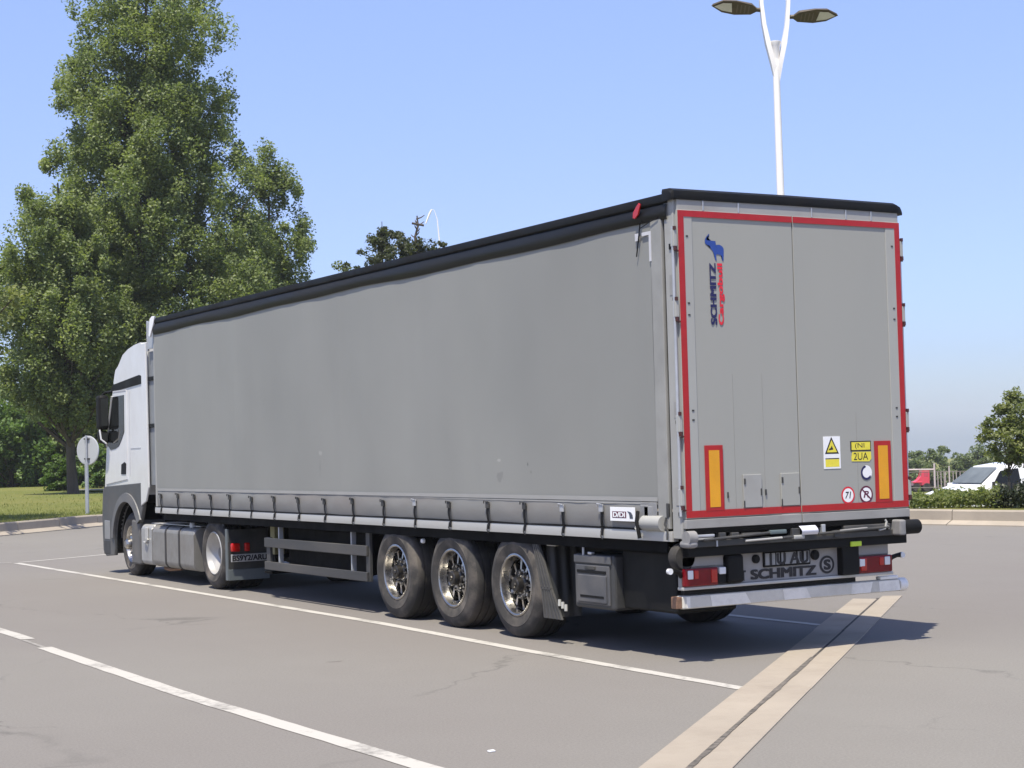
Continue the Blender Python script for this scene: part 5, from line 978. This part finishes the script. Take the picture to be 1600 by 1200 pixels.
for sg in (-1, 1):
    m = MB(); P = []
    for x, z in ((0.03, 10.0), (0.08, 10.45), (0.19, 10.95), (0.27, 11.4), (0.315, 11.9), (0.325, 12.4), (0.30, 13.0), (0.24, 13.6), (0.16, 14.1)): P.append(hr*(sg*x)+Vector((0, 0, z)))
    rings = []
    for i, p in enumerate(P):                                        # flat curved blades
        wv = (0.035, 0.10, 0.105, 0.085, 0.075, 0.07, 0.065, 0.06, 0.04)[i]; tq = hr.cross(Vector((0, 0, 1)))
        rings.append([m.bm.verts.new(p+hr*a+tq*b_) for a, b_ in ((-wv*0.55, -wv), (wv*0.55, -wv), (wv*0.55, wv), (-wv*0.55, wv))])
    for i in range(len(rings)-1):
        for q in range(4): m.bm.faces.new((rings[i][q], rings[i][(q+1) % 4], rings[i+1][(q+1) % 4], rings[i+1][q]))
    m.bm.faces.new(rings[0]); m.bm.faces.new(rings[-1][::-1]); m.build('fork_arm', lamp_white, SL)
    # lamp head: flat leaf-shaped housing, lens near the tip, seen from below
    zb = 11.74 if sg < 0 else 11.56; rise = 0.14 if sg < 0 else 0.03; off = 0.33
    outl = [(0.0, 0.045), (0.10, 0.05), (0.22, 0.17), (0.60, 0.24), (0.90, 0.20), (1.16, 0.02), (0.90, -0.20), (0.60, -0.24), (0.22, -0.17), (0.10, -0.05), (0.0, -0.045)]
    ty = Vector((0.507, 0.862, 0))
    def HP(u, v, z): return hr*(sg*(off+u))+ty*v+Vector((0, 0, zb+rise*u+z-0.42*v))
    m = MB(); bot = [m.bm.verts.new(HP(u, v, 0)) for u, v in outl]; top = [m.bm.verts.new(HP(u*0.96+0.01, v*0.6, 0.09 if 0.1 < u < 1.1 else 0.05)) for u, v in outl]
    m.bm.faces.new(bot); m.bm.faces.new(top[::-1])
    for q in range(len(outl)): m.bm.faces.new((bot[q], top[q], top[(q+1) % len(outl)], bot[(q+1) % len(outl)]))
    hd_ = m.build('lamp_head', lamp_brown, SL, smooth=0)
    m = MB(); m.poly([HP(u, v, -0.006) for u, v in ((0.66, 0.155), (0.90, 0.13), (1.09, 0.02), (0.90, -0.13), (0.70, -0.155))]); m.build('lens', pm('lamp_lens', (0.62, 0.62, 0.60), 0.15), hd_, smooth=0)
    m = MB()
    for u in (0.27, 0.36, 0.45, 0.54): m.poly([HP(u, 0.14, -0.008), HP(u+0.03, 0.14, -0.008), HP(u+0.03, -0.14, -0.008), HP(u, -0.14, -0.008)])
    m.build('cooling_rib', pm('lamp_rib', (0.12, 0.10, 0.075), 0.6), hd_, smooth=0)
# distant crook lamp behind the trees
p = pix(110, 688, 420); DLp = thing('distant_lamp', 'distant thin white lamp with a curved crook above the trailer roof', 'street lamp', (p.x, p.y, 0.25))
m = MB(); h0 = 0.25
P = [(0, 0, -0.3), (0, 0, 12), (-0.02, 0, 15.3), (-0.12*0.862, 0.12*0.507, 16.6), (-0.30*0.862, 0.30*0.507, 17.2)]; m.tube(P, [0.09, 0.07, 0.05, 0.03, 0.012], 8); m.build('pole', lamp_white, DLp)
m = MB(); m.tube([(-0.46*0.862, 0.46*0.507, 17.25), (-0.62*0.862, 0.62*0.507, 16.95), (-0.86*0.862, 0.86*0.507, 16.35)], [0.05, 0.07, 0.045], 8); m.tube([(-0.30*0.862, 0.30*0.507, 17.2), (-0.46*0.862, 0.46*0.507, 17.25)], 0.012, 6); m.build('lamp_head', lamp_white, DLp)
# round sign seen from behind
sp_ = pix(49.7, 136.5, 803); SG_ = thing('round_sign', 'round road sign seen from its grey back, on a pole by the lawn kerb', 'sign', (sp_.x, sp_.y, 0.30))
SG_.rotation_euler = (0, 0, math.radians(-16.5-44))
m = MB(); m.tube([(0, 0, -0.2), (0, 0, 1.52)], 0.055, 14); m.tube([(0, 0, 1.52), (0, 0, 2.30)], 0.030, 12); m.build('post', galv, SG_)
m = MB(); m.lathe([(0.0, 0.045), (0.405, 0.045), (0.425, 0.05), (0.43, 0.075), (0.415, 0.08), (0.0, 0.075)], c=(0, 0, 1.86), n=40, ax=1); m.build('sign_disc', pm('sign_back_grey', (0.50, 0.51, 0.54), 0.4, metal=0.2, var=0.04), SG_)
m = MB()
m.box(-0.10, 0.10, 0.0, 0.048, 1.60, 1.64, 0.004); m.build('bracket', dark_grey_plastic, SG_); m = MB(); m.box(-0.10, 0.10, 0.0, 0.048, 2.18, 2.22, 0.004); m.build('bracket', dark_grey_plastic, SG_)

# ------------------------------------------------------------------ white van and red machine
def loft(mb, secs, mi=0, closed=True):
    rs = [[mb.bm.verts.new(Vector(p)) for p in s_] for s_ in secs]; n_ = len(rs[0])
    for i in range(len(rs)-1):
        for q in range(n_): mb.bm.faces.new((rs[i][q], rs[i+1][q], rs[i+1][(q+1) % n_], rs[i][(q+1) % n_])).material_index = mi
    mb.bm.faces.new(rs[0][::-1]).material_index = mi; mb.bm.faces.new(rs[-1]).material_index = mi
vp = pix(48.6, 1510, 770); vz = ground_h(vp.x, vp.y)
hd_dir = -Vector((0.862, -0.507, 0))*0.93-Vector((0.507, 0.862, 0))*0.37; vrot = math.atan2(hd_dir.y, hd_dir.x)
VN = thing('white_van', 'white small van behind the hedge with its windscreen facing left', 'van', (vp.x, vp.y, vz), vrot)
# local: +x forward, origin under the A pillar foot
def sec(x, w0, zb, zs, w1, zt): return [(x, -w0, zb), (x, -w0*1.0, zs), (x, -w1, zt-0.06), (x, -w1+0.10, zt), (x, w1-0.10, zt), (x, w1, zt-0.06), (x, w0, zs), (x, w0, zb)]
m = MB(); loft(m, [sec(1.30, 0.62, 0.30, 0.60, 0.58, 0.80), sec(1.18, 0.80, 0.22, 0.75, 0.72, 0.92), sec(0.70, 0.86, 0.20, 0.90, 0.74, 1.06), sec(0.25, 0.87, 0.20, 0.98, 0.76, 1.16), sec(-0.02, 0.88, 0.20, 1.02, 0.80, 1.24), sec(-0.45, 0.88, 0.20, 1.02, 0.74, 1.535), sec(-0.75, 0.88, 0.20, 1.02, 0.70, 1.735), sec(-1.5, 0.88, 0.20, 1.02, 0.72, 1.82), sec(-2.9, 0.88, 0.20, 1.02, 0.72, 1.80), sec(-3.1, 0.86, 0.30, 1.02, 0.70, 1.70)])
m.build('body', car_white, VN, smooth=40)
m = MB(); m.poly([(0.01, -0.69, 1.275), (0.01, 0.69, 1.275), (-0.64, 0.59, 1.705), (-0.64, -0.59, 1.705)]); m.build('windscreen', glass_grey, VN, smooth=0)
for s_ in (-1, 1):
    m = MB(); m.poly([(-0.16, s_*0.872, 1.07), (-0.62, s_*0.74, 1.60), (-1.25, s_*0.735, 1.66), (-1.25, s_*0.885, 1.07)]); m.build('side_window', glass_dark, VN, smooth=0)
    for x in (0.62, -2.45):
        wv = pivot('wheel', (x, s_*0.80, 0.31), VN); mm = MB(); mm.lathe([(0.17, -0.09), (0.29, -0.10), (0.31, -0.06), (0.31, 0.06), (0.29, 0.10), (0.17, 0.09)], n=24, ax=1); mm.build('tyre', rubber, wv); mm = MB(); mm.lathe([(0, -0.06), (0.17, -0.08), (0.17, 0.08), (0, 0.06)], n=16, ax=1); mm.build('rim', steel_rim, wv)
    m = MB(); m.box(0.98, 1.20, min(s_*0.60, s_*0.80), max(s_*0.60, s_*0.80), 0.70, 0.84, 0.02); m.build('headlight', lamp_clear, VN); m = MB(); m.box(-0.30, -0.12, min(s_*0.90, s_*1.08), max(s_*0.90, s_*1.08), 1.10, 1.26, 0.03); m.build('mirror', car_white, VN)
m = MB(); m.cyl((-0.95, 0, 1.77), (-1.05, 0, 1.95), 0.008, n=6); m.build('aerial', black_plastic, VN)
rp = pix(150, 1440, 757); RV = thing('red_tractor', 'small red machine with a sloping bonnet beyond the pale fence', 'tractor', (rp.x, rp.y, -2.75), math.atan2(0.507, -0.862))
m = MB(); m.prism([(-0.62, 0.55), (-0.62, 1.90), (0.05, 1.90), (0.10, 1.30), (0.35, 1.02), (0.80, 0.85), (0.84, 0.55)], 1, -0.5, 0.5, bev=0.06); m.build('body', car_red, RV)
m = MB(); m.box(-0.02, 0.09, -0.44, 0.44, 1.35, 1.80, 0.02); m.box(-0.50, -0.10, -0.503, 0.503, 1.30, 1.78, 0.02); m.build('cab_window', pm('pinkish_glass', (0.45, 0.06, 0.10), 0.2), RV)
for x in (-0.35, 0.55):
    for s_ in (-0.5, 0.5): wv = MB(); wv.lathe([(0.0, -0.1), (0.35, -0.1), (0.38, 0.0), (0.35, 0.1), (0.0, 0.1)], c=(x, s_, 0.38), n=20, ax=1); wv.build('wheel', rubber, RV)
m = MB(); m.box(0.1, 0.88, -0.58, 0.58, 0.78, 0.90, 0.03); m.build('bonnet_guard', car_red, RV)
# litter on the asphalt
m = MB(); m.box(-0.022, 0.022, -0.016, 0.016, 0.0, 0.012, 0.005); o = m.build('litter_scrap', white_print); o.location = (-4.585, -2.466, 0.0); o['label'] = 'tiny white scrap lying on the asphalt in the foreground'; o['category'] = 'litter'

# ------------------------------------------------------------------ haze
m = MB(); m.box(-1400, 1400, -1200, 1400, -14.5, 33.0)
hz = m.build('haze', [], smooth=0); hz['kind'] = 'stuff'
hm = bpy.data.materials.new('thin_haze'); hm.use_nodes = True; hn = hm.node_tree; hn.nodes.clear(); ho = hn.nodes.new('ShaderNodeOutputMaterial'); hv = hn.nodes.new('ShaderNodeVolumePrincipled')
hv.inputs['Color'].default_value = (0.92, 0.95, 1.0, 1); hv.inputs['Density'].default_value = 0.00022; hv.inputs['Anisotropy'].default_value = 0.0
hn.links.new(hv.outputs[0], ho.inputs['Volume']); hz.data.materials.append(hm)
